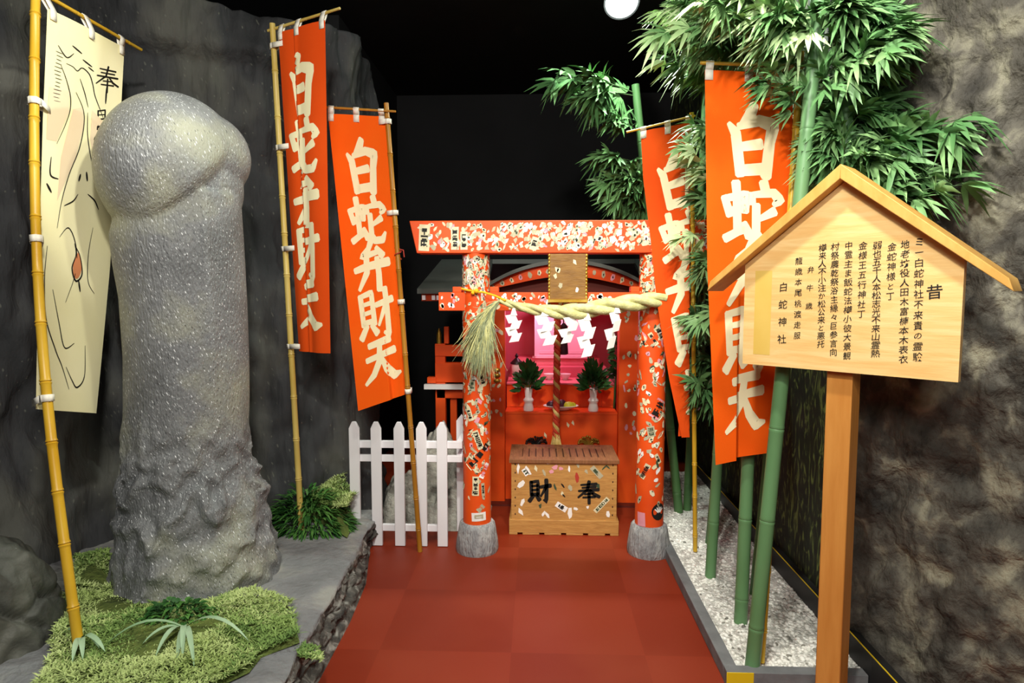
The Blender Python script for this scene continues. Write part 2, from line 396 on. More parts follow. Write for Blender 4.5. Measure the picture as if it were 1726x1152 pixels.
def boulder(name, c, r, label, m='rock_light', seed=0, amp=.25, ori=None, cat='rock', sc=3.0, kind=None, n=28):
    mb = MB(); prof = []
    rings = []
    for j in range(n//2+1):
        th = PI*j/(n//2); ring = []
        for k in range(n):
            a = 2*PI*k/n; d = Vector((math.sin(th)*math.cos(a), math.sin(th)*math.sin(a), -math.cos(th)))
            q = 1+amp*FB(d+Vector((seed, 0, 0)), sc*.5, 4)
            ring.append(mb.vert(Vector(c)+Vector((d.x*r[0]*q, d.y*r[1]*q, d.z*r[2]*q))))
        rings.append(ring)
    for a, b in zip(rings, rings[1:]):
        for k in range(n): mb.face((a[k], a[(k+1) % n], b[(k+1) % n], b[k]))
    o = mb.build(name, m, origin=(c[0], c[1], c[2]-r[2]*.9), smooth=True)
    return tag(o, label, cat)
p = atz(1424, 1118, .05); boulder('stone', (1.06, p.y+.03, .068), (.032, .05, .02), 'small dark stone lying by the signpost on the gravel', 'pebble_dark', 3)

# mounds of whitish rock behind the fence
def mound(u, v):
    x = -1.0+.72*u; y = 3.55+.55*v
    h = .10+.40*math.exp(-(((x+.63)/.16)**2+((y-3.95)/.2)**2)) + .28*math.exp(-(((x+.45)/.12)**2+((y-3.8)/.15)**2))+.12*math.exp(-(((x+.8)/.1)**2+((y-3.75)/.1)**2))
    h += .09*FB((x, y, 1), 6, 4)
    e = min(1, 6*u, 6*(1-u), 8*v, 8*(1-v)) if True else 1
    return (x, y, max(.0, h)*e)
mb = MB(); mb.grid(mound, 80, 70)
tag(mb.build('rock_mound', 'white_rock', origin=(-.65, 3.8, 0), smooth=True), 'whitish rough rock mound on the floor behind the white picket fence', 'rock')

# ------------------------------------------------------------------ stone statue (fertility monument)
def P2(px, py, Y=2.62): return at(px, py, Y)
YC = 2.62
mb = MB()
ys = [330, 400, 450, 500, 600, 700, 780, 815, 850, 880, 915, 950, 1000, 1045, 1075]
xl = [215, 200, 206, 215, 222, 222, 218, 216, 214, 210, 204, 198, 190, 184, 182]
xr = [398, 402, 405, 408, 412, 413, 416, 432, 444, 446, 456, 463, 466, 466, 466]
rings = []; NR = 96; NS = 110
for j in range(NS+1):
    py = 330 + (1078-330)*j/NS
    a = interp(ys, xl, py); b = interp(ys, xr, py)
    c = at((a+b)/2, py, YC); r = (at(b, py, YC)-at(a, py, YC)).length/2
    ring = []
    for k in range(NR):
        th = 2*PI*k/NR; cx, cy = math.cos(th), math.sin(th)
        z = c.z; wr = sstep(.95, .5, z)
        # gathered folds near the base, raked up towards the right
        s = z*1.0 - .12*cx + .05*math.sin(3*th+1)
        fold = 1-2*abs(math.sin(s*14 + 2.4*FB((cx*1.1, cy*1.1, z*2.2), 1.6, 3)))**.7
        d = wr*(.032*fold*(.7+.5*N((cx*1.5, cy*1.5, z*3))) + .020*FB((cx*1.3, cy*1.3, z*2.5), 1.8, 3))
        ridge = .012*math.exp(-((th-5.55)/.10)**2)*sstep(.8, 1.2, z)
        rr = r + d + ridge
        ring.append(mb.vert(c + Vector((cx*rr, cy*rr*.92, 0))))
    rings.append(ring)
for a, b in zip(rings, rings[1:]):
    for k in range(NR): mb.face((b[k], b[(k+1) % NR], a[(k+1) % NR], a[k]))
mb.face(rings[0]); mb.face(list(reversed(rings[-1])))
ax = Vector((-.44, -.54, .72)).normalized()
e1 = ax.cross(Vector((0, 1, 0))).normalized(); e2 = ax.cross(e1)
cc = at(300, 299, YC+.03); R0 = .312
prof = [(.02, -.10), (.20, -.10), (.255, -.07), (.300, -.03), (.316, -.008), (.317, .02)]
for i in range(1, 15):
    t = i/14*PI/2; prof.append((R0*math.cos(t)+.0005, .02+.310*math.sin(t)))
def TT(p):
    q = e1*p.x + e2*p.y + ax*p.z; return Vector((q.x*.875, q.y, q.z*1.02))
mb.lathe(prof, cc, 72, 0, True, TT)
lob = at(352, 264, YC+.06)
mb.ball(lob, (.155, .2, .172), 36, 24)
mb.ball(at(333, 318, YC+.03), (.172, .2, .20), 36, 24)
o = mb.build('stone_statue', 'statue', origin=(at(320, 1000, YC).x, YC, .16), smooth=True)
tag(o, 'tall grey speckled stone phallic shrine statue standing on the rock platform', 'statue')
rm = o.modifiers.new('remesh', 'REMESH'); rm.mode = 'VOXEL'; rm.voxel_size = .008; rm.use_smooth_shade = True
sm = o.modifiers.new('smooth', 'SMOOTH'); sm.iterations = 5; sm.factor = .5

# dark carved boulder at the left edge
bc = at(-2, 1075, 2.08); mb = MB(); n = 180
eye = Vector((.85, -.50, -.10)).normalized(); mb_r = []
for j in range(n//2+1):
    th = PI*j/(n//2); ring = []
    for k in range(n):
        a = 2*PI*k/n; d = Vector((math.sin(th)*math.cos(a), math.sin(th)*math.sin(a), -math.cos(th)))
        q = 1+.10*FB(d, 1.2, 3)
        g = math.acos(max(-1, min(1, d.dot(eye))))
        q += .055*math.cos(g*21)*math.exp(-(g/.40)**2)
        for (zz, am) in ((.25, .11), (.60, .11)):
            q -= am*math.exp(-((d.z-zz-.22*math.sin(2.4*a+zz*5))/.05)**2)
        ring.append(mb.vert(bc+Vector((d.x*.185*q, d.y*.2*q, d.z*.345*q))))
    mb_r.append(ring)
for a, b in zip(mb_r, mb_r[1:]):
    for k in range(n): mb.face((a[k], a[(k+1) % n], b[(k+1) % n], b[k]))
tag(mb.build('carved_boulder', 'boulder', origin=(bc.x, bc.y, .15), smooth=True), 'dark grey carved boulder with ringed groove beside the cream banner pole', 'boulder')

# ------------------------------------------------------------------ brush characters
STROKES = {
 'haku': [[(.54,1.02,.10),(.46,.86,.13),(.30,.72,.05)], [(.10,.74,.05),(.22,.60,.12),(.30,.02,.12)], [(.26,.70,.07),(.62,.80,.11),(.86,.74,.14),(.80,.50,.12),(.74,.0,.13)], [(.34,.42,.09),(.66,.47,.11)], [(.30,.08,.11),(.74,.12,.12)]],
 'hebi': [[(.02,.76,.09),(.12,.46,.10)], [(.08,.74,.08),(.40,.80,.10),(.38,.52,.10)], [(.12,.54,.08),(.38,.58,.09)], [(.22,1.0,.11),(.24,.80,.10),(.25,.18,.10)], [(.02,.08,.10),(.26,.20,.09),(.44,.24,.07)], [(.36,.34,.08),(.47,.12,.12)], [(.70,1.02,.11),(.74,.86,.11)], [(.50,.82,.09),(.50,.66,.10)], [(.52,.80,.07),(.88,.84,.10),(.98,.72,.12),(.88,.64,.06)], [(.90,.54,.11),(.62,.40,.06)], [(.58,.64,.10),(.58,.18,.10),(.66,.06,.11),(.88,.06,.11),(.98,.22,.05)]],
 'ben': [[(.54,1.04,.11),(.44,.86,.09),(.24,.70,.10),(.70,.78,.08)], [(.66,.88,.08),(.84,.68,.13)], [(.0,.42,.09),(.30,.48,.11),(1.0,.54,.14)], [(.36,.66,.11),(.34,.36,.11),(.08,.0,.06)], [(.66,.66,.10),(.68,.30,.11),(.66,-.06,.12)]],
 'zai': [[(.08,.94,.10),(.10,.30,.09)], [(.08,.92,.07),(.40,.98,.09),(.42,.30,.10)], [(.12,.74,.06),(.40,.77,.07)], [(.12,.55,.06),(.40,.58,.07)], [(.10,.36,.08),(.42,.38,.08)], [(.20,.30,.09),(.0,.04,.11)], [(.32,.30,.07),(.48,.10,.12)], [(.50,.70,.08),(1.0,.78,.11)], [(.80,1.04,.11),(.82,.60,.10),(.80,.02,.11),(.68,.10,.05)], [(.78,.68,.09),(.54,.26,.05)]],
 'ten': [[(.18,.88,.10),(.80,.96,.13)], [(.08,.56,.09),(.50,.62,.10),(.92,.68,.13)], [(.50,.90,.10),(.46,.50,.12),(.26,.20,.11),(.0,.02,.06)], [(.52,.56,.08),(.66,.26,.13),(.84,.06,.15),(1.04,.10,.05)]],
 'hou': [[(.14,.84,.05),(.86,.90,.08)], [(.20,.70,.05),(.82,.76,.07)], [(.04,.54,.06),(.96,.62,.09)], [(.52,1.02,.09),(.44,.60,.08),(.02,.22,.05)], [(.56,.60,.06),(.76,.38,.10),(1.0,.26,.09)], [(.32,.38,.05),(.70,.42,.06)], [(.24,.22,.05),(.80,.26,.07)], [(.52,.50,.08),(.53,-.08,.08)]],
}
def ribbon(mb, stroke, fn, m, step=.035, wscale=1.0, asp=1.0):
    """a brush stroke as a strip of quads; fn maps glyph (x,y) to a point"""
    pts = []
    for (a, b) in zip(stroke, stroke[1:]):
        d = math.hypot(b[0]-a[0], b[1]-a[1]); n = max(1, int(d/step))
        for i in range(n): pts.append(tuple(a[k]+(b[k]-a[k])*i/n for k in range(3)))
    pts.append(stroke[-1])
    n = len(pts); dirs = []
    for i in range(n):
        a, b = pts[max(i-1, 0)], pts[min(i+1, n-1)]
        dx, dy = b[0]-a[0], b[1]-a[1]; q = math.hypot(dx, dy) or 1; dirs.append((dx/q, dy/q))
    h0 = pts[0][2]*.3; pts = [(pts[0][0]-dirs[0][0]*h0, pts[0][1]-dirs[0][1]*h0, pts[0][2]*.62)] + pts
    dirs = [dirs[0]]+dirs
    h1 = pts[-1][2]*.3; pts.append((pts[-1][0]+dirs[-1][0]*h1, pts[-1][1]+dirs[-1][1]*h1, pts[-1][2]*.62)); dirs.append(dirs[-1])
    prev = None
    for (x, y, wd), (dx, dy) in zip(pts, dirs):
        wd *= wscale
        cur = [mb.vert(fn(x-dy*wd*k*.5, y+dx*wd*k*.5)) for k in (1, .33, -.33, -1)]
        if prev:
            for k in range(3): mb.face((prev[k], prev[k+1], cur[k+1], cur[k]), m)
        prev = cur

# ------------------------------------------------------------------ bamboo tubes and banners
def bamboo_prof(p0, p1, r0, r1, gap, jit=.15, bend=None, ridge=.18):
    p0, p1 = Vector(p0), Vector(p1); Ln = (p1-p0).length; t = gap*random.uniform(.3, .8); nodes = []
    while t < Ln-.03: nodes.append(t); t += gap*random.uniform(1-jit, 1+jit)
    ss = sorted(set([0, Ln]+[n+d for n in nodes for d in (-.012, -.004, 0, .004, .012)]+[Ln*i/14 for i in range(15)]))
    ss = [s for s in ss if 0 <= s <= Ln]; pts, rr = [], []
    for s in ss:
        q = s/Ln; p = p0.lerp(p1, q)
        if bend: p = p + bend*math.sin(PI*q)
        r = r0+(r1-r0)*q
        for n in nodes:
            if abs(s-n) < .001: r *= 1-ridge*.3
            elif abs(abs(s-n)-.004) < .001: r *= 1+ridge
        pts.append(p); rr.append(r)
    return pts, rr
def banner(label, pole, rod, corners, r, cloth, polemat, fold, loops_v, pole_side, text=True, usp=(.17, .80), art=None, bend=None, group=None, edge=None, sag=0):
    """pole=(base,top) rod=(end,end) corners TL TR BL BR; fold(u,v)->(s,n)"""
    base, top = Vector(pole[0]), Vector(pole[1])
    root = thing('vertical_banner', base, label, 'banner', group or 'vertical banners on bamboo poles')
    mb = MB(); pts, rr = bamboo_prof(base, top, r, r*.92, .19, bend=bend); mb.tube(pts, rr, 14); mb.build('pole', polemat, root)
    mb = MB(); pts, rr = bamboo_prof(rod[0], rod[1], r*.5, r*.42, .14, ridge=.1); mb.tube(pts, rr, 10); mb.build('crossbar', polemat, root)
    TL, TR, BL, BR = [Vector(c) for c in corners]
    nr = (TR-TL).cross(BL-TL).normalized()
    if nr.dot(Vector((0, 0, CAMZ))-TL) < 0: nr = -nr
    def Sf(u, v, off=0):
        s, n = fold(u, v)
        if edge: lft, rgt = edge(v)
        else: lft, rgt = TL.lerp(BL, v), TR.lerp(BR, v)
        z = Vector((0, 0, -sag*4*s*(1-s)*(1-v)**4))
        return lft.lerp(rgt, s) + nr*(n+off) + z
    mb = MB(); mb.grid(lambda u, v: Sf(u, v), 72, 60, 0)
    vs = [(.085, .265), (.28, .44), (.435, .595), (.605, .77), (.775, .925)]
    if text:
        for nm, (a, b) in zip(('haku', 'hebi', 'ben', 'zai', 'ten'), vs):
            for st in STROKES[nm]:
                ribbon(mb, st, lambda x, y: Sf(usp[0]+(usp[1]-usp[0])*x, b+(a-b)*y, .0015), 1, .03, 1.5)
    mats = [cloth, 'glyph']
    if art: mats += art(mb, Sf)
    cl = mb.build('cloth', mats, root, smooth=True)
    # loops
    rd = Vector(rod[1])-Vector(rod[0])
    for u in (.05, .5, .95):
        c = Sf(u, 0); t = max(0, min(1, (c-Vector(rod[0])).dot(rd)/rd.length_squared)); q = Vector(rod[0])+rd*t
        e = rd.normalized()*.014; mb = MB(); rr_ = r*.62
        up = Vector((0, 0, 1)); fr = nr
        pr = [c+fr*.004-up*.035, c+fr*.005, q+fr*rr_*.9, q+up*rr_*1.2, q-fr*rr_*1.1, c-fr*.005-up*.01, c-fr*.004-up*.035]
        for a, b in zip(pr, pr[1:]): mb.poly([a-e, a+e, b+e, b-e])
        ob = mb.build('tie_loop', 'loop', root); sd = ob.modifiers.new('solid', 'SOLIDIFY'); sd.thickness = .002
    pd = (top-base).normalized()
    for v in loops_v:
        c = Sf(1 if pole_side > 0 else 0, v); lp = base+pd*((c-base).dot(pd)); 
        if bend: lp = lp + bend*math.sin(PI*((lp-base).length/(top-base).length))
        out = (lp-c); out -= pd*out.dot(pd); out.normalize(); e = pd*.012; mb = MB(); R1 = r*1.25; fr = out.cross(pd)
        if fr.dot(nr) < 0: fr = -fr
        inn = c-out*.03
        pr = [inn+fr*.004, lp-out*R1*.5+fr*R1, lp+out*R1*.6+fr*R1*.9, lp+out*R1*1.1, lp+out*R1*.6-fr*R1*.9, lp-out*R1*.5-fr*R1, inn-fr*.004]
        for a, b in zip(pr, pr[1:]): mb.poly([a-e, a+e, b+e, b-e])
        ob = mb.build('tie_loop', 'loop', root); sd = ob.modifiers.new('solid', 'SOLIDIFY'); sd.thickness = .002
    return root
def gentle(amp, fr, ph=0):
    return lambda u, v: (u, amp*math.sin(fr*u+ph+2*v)*(.35+.65*v))

# cream banner with ink drawing
def cream_art(mb, Sf):
    def line(pts, w, m=2):
        # catmull-rom through (u,v)
        out = []
        P = [pts[0]]+pts+[pts[-1]]
        for i in range(1, len(P)-2):
            p0, p1, p2, p3 = P[i-1:i+3]
            for k in range(8):
                t = k/8
                out.append(tuple(.5*((2*p1[j])+(-p0[j]+p2[j])*t+(2*p0[j]-5*p1[j]+4*p2[j]-p3[j])*t*t+(-p0[j]+3*p1[j]-3*p2[j]+p3[j])*t**3) for j in (0, 1)))
        out.append(pts[-1]); n = len(out)
        st = [(x, y*4.3, .75*w*(.35+.65*math.sin(PI*(i+.5)/n))) for i, (x, y) in enumerate(out)]
        ribbon(mb, st, lambda x, y: Sf(x, y/4.3, .0016), m, .06)
    for st in STROKES['hou']: ribbon(mb, [(a, b, c*.9) for a, b, c in st], lambda x, y: Sf(.62+.32*x, .215-.10*y, .0016), 2)
    line([(.78, .20), (.78, .27)], .03)
    for st in STROKES['zai']: ribbon(mb, [(a, b, c*.7) for a, b, c in st], lambda x, y: Sf(.66+.30*x, .385-.09*y, .0016), 2)
    # flowing robe-like ink lines
    for pts, w_ in (([(.12, .10), (.22, .13), (.30, .11)], .02), ([(.28, .085), (.40, .10)], .03), ([(.42, .12), (.55, .135)], .03), ([(.50, .14), (.58, .15)], .025),
        ([(.22, .15), (.30, .155), (.36, .165), (.42, .15), (.52, .165), (.58, .20), (.62, .24), (.70, .29), (.76, .33)], .02),
        ([(.16, .16), (.24, .21), (.30, .27), (.28, .33), (.16, .39)], .016), ([(.40, .19), (.48, .24), (.54, .29)], .016),
        ([(.36, .24), (.46, .29), (.50, .34), (.46, .40), (.34, .46), (.26, .52), (.22, .58)], .018), ([(.54, .31), (.56, .37), (.64, .43), (.70, .45)], .016),
        ([(.50, .46), (.48, .475)], .035), ([(.58, .455), (.60, .475)], .035), ([(.30, .53), (.42, .52), (.48, .505)], .02), ([(.62, .505), (.72, .52), (.78, .54)], .022),
        ([(.26, .60), (.38, .58), (.50, .62), (.52, .68), (.40, .75)], .016), ([(.72, .58), (.68, .64), (.70, .70), (.80, .73)], .014),
        ([(.10, .62), (.08, .70), (.12, .79), (.28, .86), (.40, .90), (.52, .95)], .02), ([(.20, .72), (.32, .80), (.42, .855), (.56, .845)], .018),
        ([(.46, .90), (.56, .93), (.64, .945), (.74, .92), (.72, .85)], .02), ([(.10, .42), (.10, .46), (.20, .47)], .022), ([(.06, .48), (.12, .50)], .03)):
        line(pts, w_)
    for k in range(14): line([(.10+.01*math.sin(k), .12+.012*k), (.17+.01*math.sin(2*k), .123+.012*k)], .012, 5)
    # small orange gourd-like blot with a dark outline
    cx, cy = .54, .665
    pts = [(cx+.062*math.cos(a)*(1 if math.sin(a) < 0 else 1-.55*math.sin(a)), cy-.030*math.sin(a)) for a in [2*PI*i/20 for i in range(20)]]
    mb.face([mb.vert(Sf(x, y, .0014)) for x, y in pts], 3)
    line([(cx-.06, .615), (cx-.03, .64), (cx-.075, .67), (cx-.01, .70), (cx+.07, .685), (cx+.03, .645), (cx-.05, .62)], .025)
    line([(cx+.03, .70), (cx+.06, .725)], .03)
    # faint pink wash areas
    for (pts) in ([(.05, .235), (.28, .24), (.29, .31), (.16, .385), (.04, .38)], [(.34, .30), (.47, .29), (.50, .35), (.42, .42), (.20, .52), (.22, .42)], [(.60, .30), (.76, .34), (.80, .45), (.70, .44), (.60, .38)]):
        mb.face([mb.vert(Sf(x, y, .0009)) for x, y in pts], 4)
    return ['ink', 'wash_orange', 'wash', 'ink_grey']
b0 = atz(85, 1128, .165); b0.y = 2.03
b1 = at(60, -14, 2.36)
cTL = at(80, 12, 2.36); cTR = at(212, 82, 2.80); cBL = at(60, 690, 2.22); cBR = at(160, 697, 2.52)
def b1edge(v):
    l = [at(80, 14, 2.36), at(70, 200, 2.34), at(62, 450, 2.28), at(60, 690, 2.21)]; r = [at(212, 80, 2.80), at(204, 200, 2.78), at(184, 450, 2.66), at(160, 697, 2.52)]
    t = v*3; i = min(2, int(t)); return l[i].lerp(l[i+1], t-i), r[i].lerp(r[i+1], t-i)
banner('cream vertical banner with ink drawing on a yellow bamboo pole beside the statue', (b0, b1), (at(52, -22, 2.34), at(238, 84, 2.9)), (cTL, cTR, cBL, cBR), .0165,
       'cloth_cream', 'bamboo_yellow', lambda u, v: (u, .006*math.sin(5*u+3*v)), (.30, .62, .985), -1, False, art=cream_art, edge=b1edge, bend=Vector((-.06, 0, 0)))

# narrow red banner in front of the rock wall
def fold2(u, v):
    a, b = .30, .44+.10*sstep(.2, .6, v)
    wd = b-a; rest = 1-wd
    if u < a: s, n = u/rest, .012*math.sin(PI*u/a)
    elif u < b: q = (u-a)/wd; s, n = a/rest-.004*math.sin(PI*q), -.06*math.sin(PI*q)
    else: s, n = (u-wd)/rest, .018*math.sin(PI*(u-b)/(1-b))+.012*math.exp(-((u-b)/.05)**2)
    return s, n*(.5+.5*v)
p0 = atz(506, 880, .16); p0.y = 3.1; p0 = at(508, 880, 3.1); p0.z = .15
banner('narrow folded red banner with cream characters hanging against the rock wall', (p0, at(459, 40, 3.12)), (at(452, 52, 3.14), at(573, 14, 2.95)),
       (at(469, 56, 3.10), at(548, 34, 2.97), at(504, 592, 3.08), at(557, 596, 2.98)), .0145, 'cloth_red', 'bamboo_pale', fold2, (.035, .35, .67, .985), -1, usp=(.14, .84))
# broad orange banner by the fence
def fold3(u, v):
    k = sstep(.62, .66, u)*sstep(.55, 1, v)
    return u, .004*math.sin(6*u+2*v)-.03*k
p0 = p3 = atz(708, 930, 0)
def b3edge(v):
    k = Vector((0, 0, .0))
    return at(553, 192, 3.22).lerp(at(604, 693, 3.22), v), at(648, 196, 3.24).lerp(at(690, 664, 3.26), v)
banner('broad orange banner with cream characters on a bamboo pole against the picket fence', ((p0.x, p0.y, 0), at(651, 174, 3.24)), (at(546, 181, 3.22), at(667, 188, 3.22)),
       (at(553, 192, 3.25), at(648, 196, 3.27), at(604, 693, 3.25), at(690, 664, 3.30)), .013, 'cloth', 'bamboo_brown', fold3, (.02, .34, .66, .99), 1, usp=(.20, .84), edge=b3edge)
# orange banner in front of the torii pillar, its free edge swept back
def b4edge(v):
    ys_ = [220, 300, 400, 500, 640, 738]; xs_ = [1080, 1084, 1096, 1106, 1128, 1149]
    y = 222+(738-222)*v; l = at(interp(ys_, xs_, y), y, 3.18); r = at(interp(ys_, xs_, y)+92, y-18*(1-v), 3.14)
    return l, r
def fold4(u, v):
    y = 222+(738-222)*v; xl_ = interp([220, 300, 400, 500, 640, 738], [1080, 1084, 1096, 1106, 1128, 1149], y)
    uf = max(.14, min(1, (1163-xl_)/92))
    if u <= uf: return u, .008*math.sin(7*u+3*v)
    return uf-(u-uf)*.25+.0*u, -.02*min(1, (u-uf)/.05)+.008*math.sin(7*uf+3*v)
p0 = at(1172, 922, 3.2); p0.z = .05
banner('orange banner with swept back lower edge standing before the torii pillar', (p0, at(1166, 190, 3.14)), (at(1056, 223, 3.18), at(1172, 195, 3.13)),
       (at(1080, 222, 3.18), at(1172, 204, 3.14), at(1149, 738, 3.18), at(1241, 738, 3.14)), .011, 'cloth_red', 'bamboo_yellow', fold4, (.02,), 1, usp=(.20, .98), edge=b4edge)
# large bright orange banner behind the notice board
def fold5(u, v):
    k = sstep(.38, .43, u)*sstep(.45, .95, v)
    wd = .10*sstep(.5, 1, v)
    s = u if u < .38 else (.38+(u-.38)*(.05-min(.045, wd*.5))/.05 if u < .43 else u-wd*.5+.0)
    return s, .006*math.sin(5*u+2.5*v)-.045*k
def b5edge(v):
    l = [at(1188, 118, 2.42), at(1192, 450, 2.42), at(1206, 784, 2.42)]; r = [at(1338, 126, 2.37), at(1332, 450, 2.37), at(1301, 768, 2.40)]
    t = v*2; i = min(1, int(t)); return l[i].lerp(l[i+1], t-i), r[i].lerp(r[i+1], t-i)
p0 = atz(1283, 1116, .05)
banner('large bright orange banner with cream characters half behind the wooden notice board', (p0, at(1350, 88, 2.36)), (at(1180, 106, 2.42), at(1356, 112, 2.36)),
       (at(1188, 118, 2.42), at(1338, 126, 2.37), at(1206, 784, 2.42), at(1301, 768, 2.40)), .0125, 'cloth', 'bamboo_yellow', fold5, (.01, .42), 1, usp=(.20, .88), edge=b5edge)

# red twist of string on the pole by the fence
pb_, pt_ = Vector((p3.x, p3.y, 0)), at(651, 174, 3.24); q = pb_.lerp(pt_, .665); mb = MB()
mb.tube([q+Vector((math.cos(a)*.016, math.sin(a)*.016, .006*a)) for a in [i*.5 for i in range(20)]]+[q+Vector((.03, -.01, .045)), q+Vector((.034, -.012, .01))], .003, 6)
tag(mb.build('red_string', 'paper_red', origin=q), 'short red string tied round the bamboo pole beside the fence', 'string')

# ------------------------------------------------------------------ torii gate
TY = atz(803, 941).y + .108
PXL = X(803, TY); PXR = X(1099, TY); PC = (PXL+PXR)/2
def zt(py, Y=TY): return at(950, py, Y).z
torii = thing('torii_gate', (PC, TY, 0), 'vermilion torii gate plastered with paper stickers on grey stone feet', 'torii gate')
PR = .0715; ZB = .155; ZT1 = zt(428); ZT2 = zt(374); ZN1 = zt(524); ZN2 = zt(493)
def scrap(mb, fn, x, y, w_, h_, rot, m):
    n = random.choice((4, 5, 6, 7)); ca, sa = math.cos(rot), math.sin(rot); pts = []
    for k in range(n):
        a = 2*PI*(k+random.uniform(-.25, .25))/n; q = random.uniform(.75, 1.15)
        lx, ly = w_*.5*q*math.cos(a), h_*.5*q*math.sin(a); pts.append((x+lx*ca-ly*sa, y+lx*sa+ly*ca))
    mb.face([mb.vert(fn(a, b)) for a, b in pts], m)
SM = ['paper', 'paper_white', 'paper_grey', 'paper_pink', 'ink', 'ink_green', 'paper_red']
def sticker(parent, fn, x, y, w_, h_, rot, marks=3, paper=0, ink=4):
    """rectangular name sticker with a column of block marks"""
    mb = MB(); ca, sa = math.cos(rot), math.sin(rot)
    def tr(lx, ly, off): return fn(x+lx*ca-ly*sa, y+lx*sa+ly*ca, off)
    def quad(x0, y0, x1, y1, off, m):
        nx = 4
        for i in range(nx):
            a, b = x0+(x1-x0)*i/nx, x0+(x1-x0)*(i+1)/nx
            mb.face([mb.vert(tr(*q, off)) for q in ((a, y0), (b, y0), (b, y1), (a, y1))], m)
    quad(-w_/2, -h_/2, w_/2, h_/2, .0012, paper)
    ch = h_/(marks+.6)
    for k in range(marks):
        cy = h_/2-ch*(k+.8); a = w_*.36; b = ch*.42; t = b*.22
        for zz in random.sample((-.85, -.45, 0, .4, .8), 3): q = a*random.uniform(.6, 1); quad(-q, cy+b*zz-t, q, cy+b*zz+t, .0018, ink)
        for xx in random.sample((-.7, 0, .65), random.choice((1, 2))): quad(a*xx-a*.16, cy-b*random.uniform(.5, 1), a*xx+a*.16, cy+b*random.uniform(.5, 1), .0021, ink)
    return mb.build('paper_sticker', SM, parent, smooth=False)
for side, cx in ((0, PXL), (1, PXR)):
    mb = MB(); prof = [(.108, 0), (.112, .02), (.108, .06), (.098, .12), (.092, .148), (.084, .157), (.02, .158)]
    mb.lathe([(r*1.0, z) for r, z in prof], (cx, TY, 0), 40); mb.build('base_stone', 'stone_base', torii)
    mb = MB(); mb.lathe([(PR*1.02, ZB), (PR, .4), (PR*.96, ZT1+.005)], (cx, TY, 0), 40); pil = mb.build('pillar', 'orange', torii)
    def cyl(a, z, off=.0012, cx=cx):
        th = -PI/2 + a/PR; r = PR*(1.02-.05*(z-ZB)/1.3)+off; return Vector((cx+r*math.cos(th), TY+r*math.sin(th), z))
    mb = MB()
    for kk in range(330 if side == 0 else 230):
        z = ZB+.10+(ZT1-ZB-.12)*random.random()**(.62 if side == 0 else .7) if kk > 60 else random.uniform(ZN2, ZT1-.02)
        a = random.uniform(-1.5, 1.5)*PR; big = random.random()
        w_ = random.uniform(.012, .026); h_ = random.uniform(.022, .058)
        mt = random.choices((0, 1, 2, 3, 5), (5, 1.5, 4, .6, .3))[0]
        rot = random.uniform(-1.2, 1.2)
        scrap(mb, cyl, a, z, w_, h_, rot, mt)
        if random.random() < .6:
            for q in range(random.choice((1, 2, 3))): scrap(mb, lambda x, y: cyl(x, y, .0019), a+random.uniform(-.2, .2)*w_, z+random.uniform(-.3, .3)*h_, w_*random.uniform(.2, .4), h_*random.uniform(.15, .4), rot+random.uniform(-.6, .6), random.choice((4, 5, 2, 4)))
    o = mb.build('sticker_scraps', SM, pil, smooth=False); o['kind'] = 'stuff'
    zp = lambda py: at(803 if side == 0 else 1098, py, TY-PR).z
    pxm = (TY-PR)/F
    if side == 0:
        for (px, py, w_, h_, rot, mk, pp, ik) in ((809, 767, 15, 62, -.72, 3, 0, 4), (802, 820, 11, 34, 0, 4, 0, 4), (806, 742, 11, 34, .35, 3, 0, 4), (817, 795, 9, 28, -.5, 2, 1, 3), (814, 826, 6, 22, .05, 2, 2, 4), (810, 858, 9, 14, -.8, 1, 2, 2), (807, 872, 25, 15, .05, 1, 1, 2), (797, 650, 10, 20, 0, 1, 2, 5), (814, 640, 10, 26, .2, 2, 0, 4), (792, 700, 10, 22, .3, 2, 0, 4)):
            sticker(pil, cyl, (px-802)*pxm*1.06, zp(py), w_*pxm, h_*pxm, rot, mk, pp, ik)
    else:
        for (px, py, w_, h_, rot, mk, pp, ik) in ((1106, 690, 20, 34, -.5, 2, 3, 4), (1107, 562, 12, 24, .6, 2, 0, 4), (1096, 572, 8, 24, .6, 2, 0, 4), (1086, 796, 10, 28, -.45, 4, 0, 4), (1107, 774, 7, 18, .5, 1, 0, 4), (1095, 728, 13, 18, .2, 2, 2, 5), (1081, 878, 15, 24, .05, 1, 3, 3)):
            sticker(pil, cyl, (px-1098)*pxm*1.06, zp(py), w_*pxm, h_*pxm, rot, mk, pp, ik)
        # round black decal with a pale leaf-like hand mark
        mb = MB(); cx0, cz0, rd = (1110-1098)*pxm*1.1, zp(864), 15*pxm
        for k in range(16):
            a, b = 2*PI*k/16, 2*PI*(k+1)/16
            mb.face([mb.vert(cyl(cx0+rd*q*math.cos(t)*.9, cz0+rd*q*math.sin(t), .0014)) for q, t in ((.05, a), (1, a), (1, b), (.05, b))], 0)
        for k in range(5):
            t = PI*.5+(k-2)*.42
            pts = [(.15, t-.6), (.80, t-.10), (.88, t), (.80, t+.10), (.15, t+.6)]
            mb.face([mb.vert(cyl(cx0+rd*q*math.cos(b)*.85, cz0-rd*.15+rd*q*math.sin(b)*.9, .0022)) for q, b in pts], 1)
        mb.build('round_decal', ['ink', 'paper_white'], pil, smooth=False)['label'] = 'round black decal with pale hand mark'
